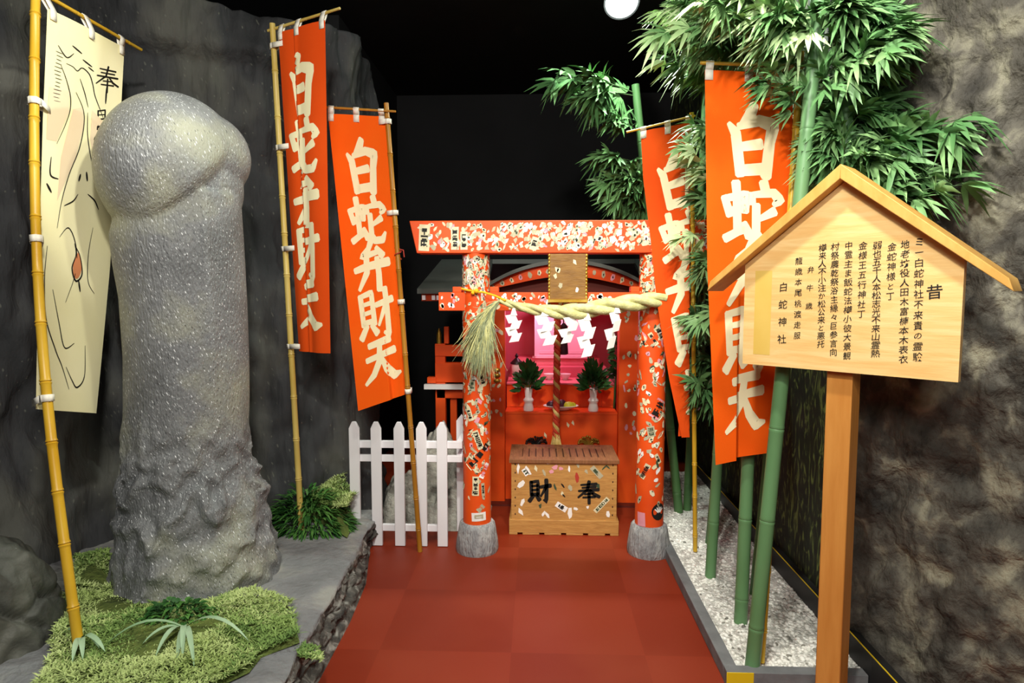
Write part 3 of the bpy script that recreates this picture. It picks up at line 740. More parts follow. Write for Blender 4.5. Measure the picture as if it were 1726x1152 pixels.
# lintel with slanted ends
lx0, lx1 = X(697, TY), 2*PC - X(697, TY)
mb = MB(); y0, y1 = TY-.07, TY+.07
mb.prism([Vector((lx0, y0, ZT2)), Vector((lx0+.035, y0, ZT1)), Vector((lx1-.035, y0, ZT1)), Vector((lx1, y0, ZT2))], Vector((0, .14, 0)))
lint = mb.build('lintel', 'orange', torii, bevel=.003)
def front(yf): return lambda x, z, off=.0012: Vector((x, yf-off, z))
mb = MB(); ff = front(y0)
for _ in range(760):
    x = random.uniform(lx0+.05, lx1-.05); z = random.uniform(ZT1+.008, ZT2-.008)
    if x < X(790, TY)+.03 and random.random() < .55: continue
    w_ = random.uniform(.010, .034); h_ = random.uniform(.012, .044); rot = random.uniform(-1.1, .3)
    mt = random.choices((0, 1, 2, 3), (6, 3, 3, .5))[0]
    if abs(z-(ZT1+ZT2)/2) + h_/2 > (ZT2-ZT1)/2-.004: continue
    scrap(mb, lambda a, b: ff(a, b, random.uniform(.0010, .0016)), x, z, w_, h_, rot, mt)
    if random.random() < .2: scrap(mb, lambda a, b: ff(a, b, .0022), x, z, w_*.45, h_*.5, rot, random.choice((4, 2, 5)))
o = mb.build('sticker_scraps', SM, lint, smooth=False); o['kind'] = 'stuff'
pxm = (TY-.07)/F
for (px, py, w_, h_, rot, mk) in ((717, 401, 18, 44, -.05, 2), (768, 402, 13, 38, 0, 3), (783, 406, 12, 30, 0, 2), (900, 411, 12, 22, -.3, 1)):
    sticker(lint, ff, X(px, TY-.07), at(px, py, TY-.07).z, w_*pxm, h_*pxm, rot, mk)
# tie beam, wedges
nx0, nx1 = X(742, TY), 2*PC-X(742, TY)
mb = MB(); mb.box((nx0, TY-.045, ZN1), (nx1, TY+.045, ZN2)); tie = mb.build('tie_beam', 'orange', torii, bevel=.003)
mb = MB(); ff2 = front(TY-.045)
for _ in range(170):
    x = random.uniform(nx0+.01, nx1-.01); z = random.uniform(ZN1+.012, ZN2-.012)
    if abs(x-PXL) < PR+.012 or abs(x-PXR) < PR+.012: continue
    scrap(mb, ff2, x, z, random.uniform(.010, .028), random.uniform(.014, .036), random.uniform(-1, 1), random.choices((0, 1, 2, 3), (5, 5, 2, 1))[0])
o = mb.build('sticker_scraps', SM, tie, smooth=False); o['kind'] = 'stuff'
for px in (772, 834, 1068, 1131):
    mb = MB(); xx = X(px, TY); mb.box((xx-.022, TY-.03, ZN2), (xx+.022, TY+.03, ZN2+.028)); mb.build('wedge', 'orange', torii, bevel=.002)
# gilded name plaque between the beams
gy = TY-.085; gx0, gx1 = X(924, gy), X(989, gy); gz0, gz1 = at(950, 505, gy).z, at(950, 428, gy).z
mb = MB(); mb.box((gx0+.006, gy, gz0), (gx1-.006, gy+.025, gz1)); 
plq = mb.build('name_plaque', 'plaque', torii, bevel=.002); plq['label'] = 'gilded plaque with beaded gold edges'
mb = MB()
for xx in (gx0+.004, gx1-.004):
    for k in range(13): mb.ball((xx, gy+.004, gz0+(gz1-gz0)*(k+.5)/13), (.007, .007, .0095), 8, 6)
mb.box((gx0-.002, gy-.01, gz0-.014), (gx1+.002, gy+.03, gz0)); mb.build('plaque_frame', 'gold', plq)
mb = MB(); fg = front(gy)
for (px, py) in ((967, 442), (941, 456), (935, 466), (944, 482), (972, 489), (938, 455)): scrap(mb, fg, X(px, gy), at(px, py, gy).z, .02, .032, random.uniform(-.6, .6), random.choice((0, 2, 1)))
mb.build('sticker_scraps', SM, plq, smooth=False)['kind'] = 'stuff'

# ------------------------------------------------------------------ sacred straw rope, papers
rope = thing('straw_rope', at(960, 520, TY-.14), 'twisted pale green straw rope with bushy end slung across the torii', 'rope')
rp = [at(842, 507, TY-.13), at(880, 519, TY-.135), at(930, 526, TY-.14), at(975, 526, TY-.145), at(1030, 516, TY-.14), (at(1080, 509, TY-.12)), at(1122, 504, TY-.10)]
def rope_c(t):
    q = t*(len(rp)-1); i = min(len(rp)-2, int(q)); return rp[i].lerp(rp[i+1], q-i)
def rope_r(t): return interp([0, .15, .45, .8, 1], [.015, .022, .039, .043, .035], t)
for ph in (0, 2*PI/3, 4*PI/3):
    pts, rr = [], []
    for k in range(91):
        t = k/90; r = rope_r(t); a = -t*2*PI*2.3+ph; pts.append(rope_c(t)+Vector((0, -math.cos(a), math.sin(a)))*r*.52); rr.append(r*.56)
    mb = MB(); mb.tube(pts, rr, 10); mb.build('strand', 'straw', rope)
mb = MB(); st = rp[0]
tipc = at(800, 615, TY-.10)
for k in range(1000):
    a = random.uniform(0, 2*PI); q = math.sqrt(random.random()); o1 = Vector((math.cos(a)*.010*q, math.sin(a)*.010*q, 0))
    end = at(random.gauss(807, 14), random.gauss(596, 22), TY-.125+random.uniform(-.05, .03))
    mid = at(815+random.gauss(0, 5), 527+random.gauss(0, 5), TY-.13)+Vector((0, math.sin(a)*.02*q, 0))
    s0 = st+o1; pts = []
    for i in range(9):
        t = i/8; pts.append(s0*(1-t)**2+mid*2*t*(1-t)+end*t*t)
    mb.tube(pts, [.0024]*7+[.0016, .0006], 4, 0 if random.random() < .6 else 1, False)
for px, py in ((771, 577), (776, 590)):
    pts = [st.lerp(at(px, py, TY-.12), t)+Vector((0, 0, .06*math.sin(PI*t))) for t in [i/8 for i in range(9)]]; mb.tube(pts, .0014, 4, 1, False)
mb.build('straw_tuft', ['straw_dry', 'straw'], rope, smooth=True)
cord = MB(); cord.tube([at(799, 492, TY-.08), at(815, 493, TY-.09), at(835, 499, TY-.12), at(852, 507, TY-.15)], .005, 8); cord.ball(at(803, 491, TY-.085), .013, 8, 6); cord.ball(at(797, 494, TY-.08), .010, 8, 6)
cord.tube([at(803, 491, TY-.085), at(790, 490, TY-.075), at(778, 487, TY-.05)], .005, 8)
cord.build('tie_cord', 'cord', rope)['label'] = 'bright yellow tie cord'
def shide(px, py, h, w_, label, lean=0, yaw=0):
    Yq = TY-.165; n = 4; mb = MB(); p = at(px, py, Yq); sc = Yq/F; hh = h*sc/n; ww = w_*sc
    zz = 0
    mb.poly([p+Vector((-.006, 0, .035)), p+Vector((.006, 0, .035)), p+Vector((ww*.3, -.002, 0)), p+Vector((-ww*.3, -.002, 0))])
    for k in range(n):
        off = (ww*.16 if k % 2 else -ww*.16)+lean*k*hh; yy = -.004*k - (.005 if k % 2 else 0); c = p+Vector((off, yy, -k*hh)); sk = ww*(.30 if k % 2 == 0 else -.30)
        ca, sa = math.cos(yaw+.3*(k % 2)), math.sin(yaw+.3*(k % 2))
        q = [(-ww*.42-sk*.5, 0), (ww*.42-sk*.5, .25*hh), (ww*.42+sk*.5, -1.12*hh), (-ww*.42+sk*.5, -1.30*hh)]
        mb.poly([c+Vector((a*ca, a*sa, b)) for a, b in q])
    o = mb.build('paper_streamer', 'paper_white', None, p, smooth=False); sd = o.modifiers.new('solid', 'SOLIDIFY'); sd.thickness = .0012
    return tag(o, label, 'paper streamer', 'white zigzag paper streamers on the straw rope')
shide(866, 532, 42, 20, 'white zigzag paper streamer nearest the bushy end of the straw rope')
shide(918, 533, 46, 23, 'white zigzag paper streamer second from the bushy rope end', .15)
shide(966, 536, 40, 24, 'white zigzag paper streamer hanging just right of the red bell rope', -.45, .3)
shide(990, 540, 58, 22, 'longest white zigzag paper streamer in the middle of the straw rope', -.05)
shide(1040, 528, 56, 20, 'white zigzag paper streamer nearest the right torii pillar', -.30, .4)

# ------------------------------------------------------------------ shrine building
SY = 4.05
shr = thing('shrine', (X(947, SY), SY+.4, 0), 'small vermilion shrine with dark curved gable roof and pink lit interior', 'shrine')
sx0, sx1 = X(815, SY), X(1079, SY); ox0, ox1 = X(851, SY), X(1044, SY); scx = (ox0+ox1)/2
ztop = at(947, 505, SY).z
for a, b in ((sx0, ox0), (ox1, sx1)):
    mb = MB(); mb.box((a, SY, 0), (b, SY+.11, ztop)); po = mb.build('post', 'orange_shrine', shr, bevel=.004)
    mb = MB(); fs = front(SY)
    for _ in range(22): scrap(mb, fs, random.uniform(a+.025, b-.02), random.uniform(.45, ztop-.05), random.uniform(.012, .026), random.uniform(.02, .05), random.uniform(-.8, .8), random.choice((0, 2, 2, 3)))
    mb.build('sticker_scraps', SM, po, smooth=False)['kind'] = 'stuff'
    if a == sx0:
        mb = MB()
        for k in range(3): mb.ball((b-.05, SY-.004, at(830, 624+9*k, SY).z), (.022, .012, .014), 10, 6)
        mb.build('hinge', 'brass', po)
zs = at(947, 695, SY+.06).z
mb = MB(); mb.box((ox0+.001, SY+.05, 0), (ox1-.001, SY+.08, zs-.012)); fp = mb.build('front_panel', 'orange_shrine', shr)
mb = MB(); fs = front(SY+.05)
for (px, py) in ((958, 716), (967, 714), (920, 734)): scrap(mb, fs, X(px, SY+.05), at(px, py, SY+.05).z, .02, .04, .3, 0)
mb.build('sticker_scraps', SM, fp, smooth=False)['kind'] = 'stuff'
mb = MB(); mb.box((ox0+.001, SY+.045, zs-.012), (ox1-.001, SY+.26, zs)); mb.build('shelf', 'orange_shrine', shr)
zr = at(947, 646, SY+.26).z
mb = MB(); mb.box((ox0, SY+.26, 0), (ox1, SY+.285, zr-.01))
for k in range(5):
    xx = ox0+(ox1-ox0)*(k+.5)/5; mb.box((xx-.006, SY+.252, zs), (xx+.006, SY+.26, zr-.01))
mb.build('riser_panel', 'orange_shrine', shr)
mb = MB(); mb.box((ox0, SY+.25, zr-.01), (ox1, SY+.85, zr)); mb.build('altar_shelf', 'pink_lit_wall', shr)
for a in (sx0, sx1-.03):
    mb = MB(); mb.box((a, SY+.11, 0), (a+.03, SY+.88, ztop)); mb.build('side_wall', 'orange_shrine', shr)
mb = MB(); mb.box((sx0, SY+.85, 0), (sx1, SY+.88, ztop)); mb.build('back_wall', 'pink_lit_wall', shr)
for a, b in ((sx0+.03, sx0+.034), (sx1-.034, sx1-.03)):
    mb = MB(); mb.box((a, SY+.12, zr), (b, SY+.85, ztop-.02)); mb.build('side_lining', 'pink_lit_wall', shr)
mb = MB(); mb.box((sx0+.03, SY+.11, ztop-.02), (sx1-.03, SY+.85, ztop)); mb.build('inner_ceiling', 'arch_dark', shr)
# inner steps and pale cabinet with open leaf
mb = MB(); mb.box((ox0+.02, SY+.55, zr), (ox1-.02, SY+.85, zr+.075)); mb.box((ox0+.06, SY+.65, zr+.075), (ox1-.06, SY+.85, zr+.13)); mb.build('altar_steps', 'pink_lit_wall', shr, bevel=.003)
cy = SY+.66; ca0, ca1 = X(902, cy), X(988, cy)
mb = MB(); zc0 = zr+.13; mb.box((ca0, cy, zc0), (ca1, cy+.15, ztop-.05)); cb = mb.build('altar_cabinet', 'pink_pale', shr, bevel=.003)
for sgn, xx in ((-1, ca0), (1, ca1)):
    mb = MB(); mb.box((xx-.004, cy-.10, zc0+.02), (xx+.004, cy, ztop-.09)); mb.build('door', 'pink_pale', cb)
mb = MB(); mb.box((ca0+.03, cy-.006, zc0+.03), (ca1-.03, cy, zc0+.05)); mb.box((ca0-.02, cy-.03, zc0-.002), (ca1+.02, cy+.002, zc0+.012)); mb.build('ledge', 'pink_pale', cb)
# upper beam, gable arch
ya = SY-.08; za0 = at(947, 490, ya).z
mb = MB(); mb.box((sx0-.05, SY-.02, ztop-.0), (sx1+.05, SY+.10, ztop+.055)); mb.build('front_beam', 'orange_shrine', shr, bevel=.003)
axl, axr = X(818, ya), X(1092, ya); acx = (axl+axr)/2; zpk = at(955, 445, ya).z; zbs = at(955, 489, ya).z
def arch(t, dz):
    x = axl+(axr-axl)*t; q = (t-.5)*2
    return x, zbs+(zpk-zbs)*(1-abs(q)**2.0)**.9*1.0+dz
n = 40
mb = MB(); top_, bot = [], []
for i in range(n+1):
    x, z = arch(i/n, 0); top_.append((x, z))
    t = i/n; xb, zb = arch(t, 0); zb = min(zb-.004, zb-.075*(1-abs((t-.5)*2)**4)); bot.append((xb, max(zb, zbs-.06)))
for i in range(n):
    a, b, c, d = top_[i], top_[i+1], bot[i+1], bot[i]
    for yy, fl_ in ((ya, False), (ya+.04, True)):
        q = [Vector((a[0], yy, a[1])), Vector((d[0], yy, d[1])), Vector((c[0], yy, c[1])), Vector((b[0], yy, b[1]))]; mb.poly(q[::-1] if fl_ else q)
    mb.poly([Vector((d[0], ya, d[1])), Vector((d[0], ya+.04, d[1])), Vector((c[0], ya+.04, c[1])), Vector((c[0], ya, c[1]))])
gab = mb.build('gable_arch', 'orange_shrine', shr)
mb = MB(); fa = front(ya)
for i in range(17):
    t = .05+.9*i/16; x, z = arch(t, -.035*(1-abs((t-.5)*2)**4)-.004); scrap(mb, fa, x, z, random.uniform(.022, .034), random.uniform(.034, .05), -(t-.5)*1.2+random.uniform(-.3, .3), random.choice((0, 2, 2, 3)))
    scrap(mb, lambda a, b: fa(a, b, .002), x, z, .010, .02, 0, random.choice((4, 2, 5)))
mb.build('sticker_scraps', SM, gab, smooth=False)['kind'] = 'stuff'
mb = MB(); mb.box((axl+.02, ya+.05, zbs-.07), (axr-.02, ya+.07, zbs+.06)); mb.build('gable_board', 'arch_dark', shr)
# roof: shallow main slope plus curved hood
rl, rr_ = X(704, 3.92), 2*scx-X(704, 3.92)
ze = at(947, 487, 3.92).z; zk = at(947, 437, 4.55).z
mb = MB()
tl, tr_ = rl+.06, rr_-.06
for P in ([(rl, 3.92, ze), (axl+.01, 3.92, ze), (axl+.01, 4.55, zk), (tl, 4.55, zk)], [(axr-.01, 3.92, ze), (rr_, 3.92, ze), (tr_, 4.55, zk), (axr-.01, 4.55, zk)],
          [(axl+.01, 4.49, zk-.004), (axr-.01, 4.49, zk-.004), (axr-.01, 4.55, zk), (axl+.01, 4.55, zk)], [(tl, 4.55, zk), (tr_, 4.55, zk), (rr_, 5.1, ze), (rl, 5.1, ze)]):
    mb.prism([Vector(p) for p in P], Vector((0, 0, -.03)))
mb.build('roof', 'roof', shr)
mb = MB()
for i in range(n):
    (x0, z0), (x1, z1) = arch(i/n, .002), arch((i+1)/n, .002)
    e0 = 1.0
    yb_ = 4.5
    mb.prism([Vector((x0, ya-.03, z0)), Vector((x1, ya-.03, z1)), Vector((x1, yb_, z1)), Vector((x0, yb_, z0))], Vector((0, 0, .022)))
mb.build('curved_hood', 'roof', shr)
# rafter ends under the left eave
mb = MB(); mb.box((rl+.02, 3.96, ze-.075), (sx0, 4.02, ze-.028)); rf = mb.build('eave_beam', 'orange_shrine', shr)
for px in (716, 732, 740):
    xx = X(px, 3.95); mb = MB(); mb.box((xx-.010, 3.93, ze-.068), (xx+.010, 3.965, ze-.04)); mb.build('rafter_end', 'white_paint', rf)
mb = MB(); mb.box((sx1, 3.96, ze-.075), (rr_-.02, 4.02, ze-.028)); mb.build('eave_beam', 'orange_shrine', shr)
# side veranda on the left with white rail
VY = 4.25
vx = lambda px: X(px, VY)
vz = lambda py: at(760, py, VY).z
ver = MB()
ver.box((vx(733), VY, 0), (vx(750), VY+.06, vz(580))); ver.box((vx(733), VY-.005, vz(601)), (sx0, VY+.06, vz(582))); ver.box((vx(733), VY-.005, vz(645)), (sx0, VY+.06, vz(612)))
ver.box((vx(735), VY, vz(672)), (sx0, VY+.06, vz(657))); ver.box((vx(748), VY+.01, vz(580)), (vx(756), VY+.05, vz(551))); ver.box((vx(757), VY+.03, 0), (vx(768), VY+.08, vz(672)))
ver.box((vx(720), VY-.02, vz(646)), (vx(735), VY+.04, vz(636)))
vr = ver.build('side_veranda', 'orange_shrine', shr, bevel=.003)
mb = MB(); mb.box((vx(716), VY-.05, vz(655)), (sx0-.01, VY-.012, vz(647))); mb.build('rail', 'steel', vr)
mb = MB(); mb.lathe([(.016, vz(580)), (.017, vz(565)), (.012, vz(560)), (.003, vz(554))], (vx(739), VY+.03, 0), 12); mb.build('post_cap', 'brass', vr)
mb = MB(); mb.box((sx0-.02, SY-.06, 0), (sx1+.02, SY+.9, .012)); mb.build('plinth', 'arch_dark', shr)  # added low slab; its dark red stands for shaded floor under the shrine

# vases with evergreen sprigs
def vase(px, label):
    Yv = SY+.10; c = Vector((X(px, Yv), Yv, zs))
    r = thing('offering_vase', c, label, 'vase', 'white vases of evergreen on the shrine shelf')
    k = .038/.0335; prof = [(.022, 0), (.036, .002), (.037, .02), (.030, .045), (.030, .055), (.036, .062), (.038, .072), (.030, .082), (.024, .09), (.028, .125), (.030, .150), (.024, .151)]
    mb = MB(); mb.lathe([(a*.9, b) for a, b in prof], c, 28); mb.build('body', 'white_china', r)
    mb = MB()
    for k in range(190):
        a = random.uniform(0, 2*PI); el = random.uniform(-.25, 1.45); q = random.uniform(.3, 1)
        d = Vector((math.cos(a)*math.cos(el), math.sin(a)*math.cos(el)*.8, math.sin(el)))
        b = c+Vector((0, 0, .16))+Vector((d.x*.075*q, d.y*.07*q, d.z*.14*q))
        mb.leaf(b, d+Vector((0, 0, .35)), Vector((random.uniform(-1, 1), -1, random.uniform(-.5, 1))), random.uniform(.05, .075), .026, 0, .1)
    for k in range(9):
        a = random.uniform(0, 2*PI); mb.tube([c+Vector((0, 0, .12)), c+Vector((math.cos(a)*.04, math.sin(a)*.04, .26))], .002, 5)
    mb.build('sprigs', 'sakaki', r)
vase(891, 'white vase with dark evergreen sprigs on the shrine shelf, left of the rope')
vase(1001, 'white vase with dark evergreen sprigs on the shrine shelf, right of the rope')
# plate of offerings
Yp = SY+.115; pc = Vector((X(946, Yp), Yp, zs))
mb = MB(); mb.lathe([(.03, 0), (.05, .003), (.085, .018), (.115, .032), (.113, .035), (.08, .021), (.03, .008), (.001, .008)], pc, 36, 0, True, lambda p: Vector((p.x, p.y*.55, p.z)))
tag(mb.build('offering_plate', 'white_china', origin=pc), 'shallow white plate holding fruit on the shrine shelf', 'plate')
for nm, dx, dy, r, m, lb in (('purple_fruit', -.062, -.005, (.032, .026, .026), 'purple', 'dark purple fruit at the near end of the offering plate'), ('purple_fruit', .004, .005, (.034, .026, .030), 'purple', 'dark purple fruit in the middle of the offering plate'),
      ('green_fruit', -.036, .03, (.026, .022, .032), 'greenfruit', 'blue green fruit standing behind the purple fruit on the plate'), ('yellow_fruit', .05, -.006, (.036, .028, .024), 'yellowgreen', 'large yellow green fruit on the offering plate'), ('yellow_fruit', .076, .018, (.024, .020, .020), 'yellowgreen', 'small yellow green fruit at the rim of the offering plate')):
    c = pc+Vector((dx, dy, .012+r[2])); mb = MB(); mb.ball(c, r, 18, 12)
    tag(mb.build(nm, m, origin=c-Vector((0, 0, r[2])), smooth=True), lb if 'near end' not in lb else 'dark purple fruit at the left end of the offering plate', 'fruit')
# small white bowls on the altar shelf
for px, lb in ((926, 'small pale bowl on the pink lit altar shelf, left of the bell rope'), (953, 'small pale bowl on the pink lit altar shelf, right of the bell rope')):
    c = Vector((X(px, SY+.42), SY+.42, zr)); mb = MB(); mb.lathe([(.018, 0), (.02, .006), (.036, .03), (.04, .042), (.037, .042), (.016, .01), (.001, .01)], c, 24)
    tag(mb.build('small_bowl', 'white_china', origin=c), lb, 'bowl', 'pale bowls on the altar shelf')

# small lantern, leafy branch and dark tassel inside the shrine
c = Vector((X(871, SY+.36), SY+.36, zr)); ln_ = thing('small_lantern', c, 'small white lantern with dark pointed cap inside the shrine behind the vase', 'lantern')
mb = MB(); mb.lathe([(.014, 0), (.024, .004), (.020, .03), (.034, .05), (.036, .115), (.03, .12)], c, 20); mb.build('body', 'white_china', ln_)
mb = MB(); mb.lathe([(.045, .118), (.044, .125), (.018, .15), (.008, .16), (.013, .172), (.002, .19)], c, 20); mb.build('cap', 'black_metal', ln_)
c = Vector((X(1036, SY+.2), SY+.2, zs)); mb = MB()
mb.tube([c, c+Vector((.01, 0, .2)), c+Vector((.03, -.01, .42))], [.006, .005, .002], 6)
for k in range(130):
    z = random.uniform(.2, .46); a = random.uniform(0, 2*PI); d = Vector((math.cos(a), math.sin(a)*.6, random.uniform(-.2, .9)))
    mb.leaf(c+Vector((.02, 0, z))+Vector((d.x*.02, d.y*.02, 0)), d, Vector((0, -1, .6)), random.uniform(.04, .06), .022, 0, .2)
tag(mb.build('evergreen_branch', 'sakaki', origin=c), 'dark evergreen branch leaning in the corner of the shrine by the post', 'branch')
Yt = 3.99; c = at(950, 545, Yt); mb = MB()
mb.tube([c+Vector((0, 0, .09)), c], .004, 6); mb.lathe([(.008, 0), (.026, -.02), (.022, -.07), (.014, -.075), (.024, -.10), (.030, -.19), (.020, -.195)], c, 16)
tag(mb.build('hanging_tassel', 'purple', origin=c+Vector((0, 0, .09))), 'dark purple tassel hanging just behind the bell rope', 'tassel')

# bell rope
Yb = 3.93; rt = at(940, 527, Yb); rb = at(937, 742, Yb)
br = thing('bell_rope', rb, 'twisted red and gold bell rope hanging above the offering box', 'rope')
for ph, m in ((0, 'red_rope'), (PI*2/3, 'red_rope'), (PI*4/3, 'gold_rope')):
    pts = [];
    for k in range(131):
        t = k/130; a = t*2*PI*9+ph; pts.append(rt.lerp(rb, t)+Vector((math.cos(a), math.sin(a), 0))*.010)
    mb = MB(); mb.tube(pts, .0125, 8); mb.build('strand', m, br)
mb = MB()
for k in range(90):
    a = random.uniform(0, 2*PI); q = math.sqrt(random.random()); e = rb+Vector((math.cos(a)*.042*q, math.sin(a)*.042*q, -.055-.02*random.random()))
    mb.tube([rb+Vector((math.cos(a)*.014*q, math.sin(a)*.014*q, .07)), rb+Vector((math.cos(a)*.022*q, math.sin(a)*.022*q, .02)), e], [.003, .003, .0015], 4)
mb.build('tassel', 'gold_rope', br)
mb = MB(); mb.tube([rt, Vector((rt.x, rt.y, ztop+.01)), Vector((rt.x, SY-.01, ztop+.02))], .006, 8); mb.build('hook', 'black_metal', br)

# ------------------------------------------------------------------ offering box
BY = atz(950, 903).y; BX0, BX1 = X(858, BY), X(1047, BY); bw = BX1-BX0
hb = at(950, 878, BY).z; ht = at(950, 776, BY).z; BD = .36
ob = thing('offering_box', ((BX0+BX1)/2, BY+BD/2, 0), 'wooden slatted offering box with black characters standing before the shrine', 'offering box')
mb = MB()
nt_ = 5; wseg = bw/nt_
mb.box((BX0, BY, .012), (BX1, BY+BD, hb))
for k in range(nt_+1):
    xa = BX0+max(0, k*wseg-wseg*.5+.014 if k else 0); xb = BX0+min(bw, (k+.5)*wseg-.014)
    mb.box((xa, BY, 0), (xb, BY+.03, .0125))
    mb.box((xa, BY+BD-.03, 0), (xb, BY+BD, .0125))
mb.build('plinth', 'box_wood', ob, bevel=.002)
mb = MB(); i0 = .012; mb.box((BX0+i0, BY+i0, hb), (BX1-i0, BY+BD-i0, ht-.012)); fb = front(BY+i0)
cz = (hb+ht)/2; bpx = (BY+i0)/F
def bx(px): return X(px, BY+i0)
def bz(py): return at(950, py, BY+i0).z
for nm, x0, x1, z0, z1 in (('zai', 893, 929, 847, 811), ('hou', 976, 1013, 846, 812)):
    for st in STROKES[nm]: ribbon(mb, [(a, b, c*1.85) for a, b, c in st], lambda x, y: fb(bx(x0)+(bx(x1)-bx(x0))*x, bz(z0)+(bz(z1)-bz(z0))*y, .002), 1, .1)
for k in range(7):
    for xx in (BX0+i0+.022, BX1-i0-.022): mb.ball((xx, BY+i0, hb+.03+(ht-hb-.06)*k/6), (.004, .002, .006), 6, 4, 2)
body = mb.build('body', ['box_wood', 'ink', 'box_dark'], ob)
mb = MB()
for (px, py, w_, h_, rot, m) in ((874, 791, 6, 20, 0, 1), (890, 793, 7, 22, .6, 1), (904, 790, 6, 14, .3, 0), (926, 781, 12, 6, 0, 1), (937, 788, 14, 10, .4, 3), (931, 796, 10, 8, .3, 3), (947, 790, 8, 7, .3, 3), (878, 818, 11, 17, -.7, 1), (881, 848, 7, 16, -.3, 1), (878, 865, 10, 16, .5, 1), (961, 791, 4, 12, 0, 1), (974, 805, 8, 20, .15, 6), (917, 867, 6, 13, -.5, 1), (924, 869, 6, 13, .6, 1), (963, 865, 8, 24, .05, 1), (973, 858, 9, 6, -.3, 1), (993, 855, 6, 6, 0, 1), (1028, 866, 8, 13, 0, 1), (949, 832, 7, 9, .2, 0), (963, 823, 7, 14, .4, 2), (937, 822, 4, 19, .25, 5), (950, 819, 3, 12, .6, 4), (952, 836, 3, 10, .7, 4), (1010, 818, 7, 14, .6, 5), (976, 785, 5, 10, .3, 2), (918, 798, 5, 14, .4, 2), (911, 854, 6, 10, -.3, 5), (990, 795, 6, 10, .5, 2), (1021, 788, 3, 12, -.8, 5), (1027, 787, 3, 10, .8, 5)):
    scrap(mb, fb, bx(px), bz(py), w_*bpx, h_*bpx, -rot if False else rot, m)
mb.build('sticker_scraps', SM, body, smooth=False)['kind'] = 'stuff'
for (px, py, w_, h_, rot, mk, pp, ik) in ((1017, 851, 8, 33, -.75, 4, 0, 5), (1008, 796, 9, 25, .75, 1, 2, 5), (948, 855, 10, 21, 1.0, 1, 1, 4), (886, 797, 8, 13, .6, 2, 1, 5)):
    sticker(body, fb, bx(px), bz(py), w_*bpx, h_*bpx, rot, mk, pp, ik)
# lid: frame with slats over a sheet whose dark colour stands for shade in the slots
mb = MB(); zl = ht
mb.box((BX0, BY, zl-.02), (BX1, BY+.07, zl)); mb.box((BX0, BY+BD-.07, zl-.02), (BX1, BY+BD, zl)); mb.box((BX0, BY+.07, zl-.02), (BX0+.07, BY+BD-.07, zl)); mb.box((BX1-.07, BY+.07, zl-.02), (BX1, BY+BD-.07, zl))
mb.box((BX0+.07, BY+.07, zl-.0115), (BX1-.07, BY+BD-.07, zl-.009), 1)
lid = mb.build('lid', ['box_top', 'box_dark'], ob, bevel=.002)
for k in range(12):
    xx = BX0+.07+(bw-.14)*(k+.5)/12; mb = MB(); mb.box((xx-.0155, BY+.07, zl-.009), (xx+.0155, BY+BD-.07, zl-.001)); mb.build('slat', 'box_top', lid)

# ornaments behind the box, on brackets of the shrine front
def filigree(px, py, m, label):
    Yf = SY+.02; c = at(px, py, Yf); c.z = ht*0+at(px, py+14, Yf).z; mb = MB()
    random.seed(px)
    for k in range(14):
        a = PI*k/13; r1 = .055; e = c+Vector((r1*1.15*math.cos(a), random.uniform(-.01, .01), .018+.040*math.sin(a)*random.uniform(.7, 1.1)))
        mb.tube([c+Vector((0, 0, .005)), c.lerp(e, .6)+Vector((0, 0, .012)), e], [.004, .003, .003], 6); mb.ball(e, .008, 8, 5)
    mb.box((c.x-.03, Yf-.012, c.z-.12), (c.x+.03, Yf+.029, c.z+.012))
    return tag(mb.build('altar_ornament', m, origin=c-Vector((0, 0, .12))), label, 'ornament')
filigree(904, 738, 'black_metal', 'black filigree metal ornament peeking over the offering box')
filigree(992, 738, 'brass', 'golden filigree metal ornament peeking over the offering box')
random.seed(21)

# ------------------------------------------------------------------ picket fence
FY = atz(690, 924).y+.035
fen = thing('picket_fence', (X(690, FY), FY, 0), 'low white picket fence between the rock wall and torii', 'fence')
ftop = at(690, 711, FY).z
for px in (597, 634, 673, 711, 746):
    xx = X(px-2, FY); wv = .027
    mb = MB(); mb.prism([Vector((xx-wv, FY-.02, .003)), Vector((xx+wv, FY-.02, .003)), Vector((xx+wv, FY-.02, ftop-.035)), Vector((xx+.010, FY-.02, ftop)), Vector((xx-.010, FY-.02, ftop)), Vector((xx-wv, FY-.02, ftop-.035))], Vector((0, .018, 0)))
    mb.build('picket', 'white_paint', fen, bevel=.002)
xx = X(776, FY+.25); mb = MB(); mb.prism([Vector((xx-.02, FY+.2, .003)), Vector((xx+.035, FY+.2, .003)), Vector((xx+.035, FY+.2, ftop-.035)), Vector((xx+.008, FY+.2, ftop)), Vector((xx-.02, FY+.2, ftop-.035))], Vector((0, .018, 0)))
mb.build('picket', 'white_paint', fen, bevel=.002)
for a, b in ((756, 744), (779, 768), (896, 885)):
    z0, z1 = at(690, a, FY).z, at(690, b, FY).z; mb = MB(); x1 = X(752 if a > 800 else 778, FY)
    mb.box((X(598, FY), FY-.002, z0), (x1, FY+.02, z1))
    if a < 800: mb.box((x1-.03, FY+.0202, z0), (x1, FY+.2, z1))
    mb.build('rail', 'white_paint', fen, bevel=.002)

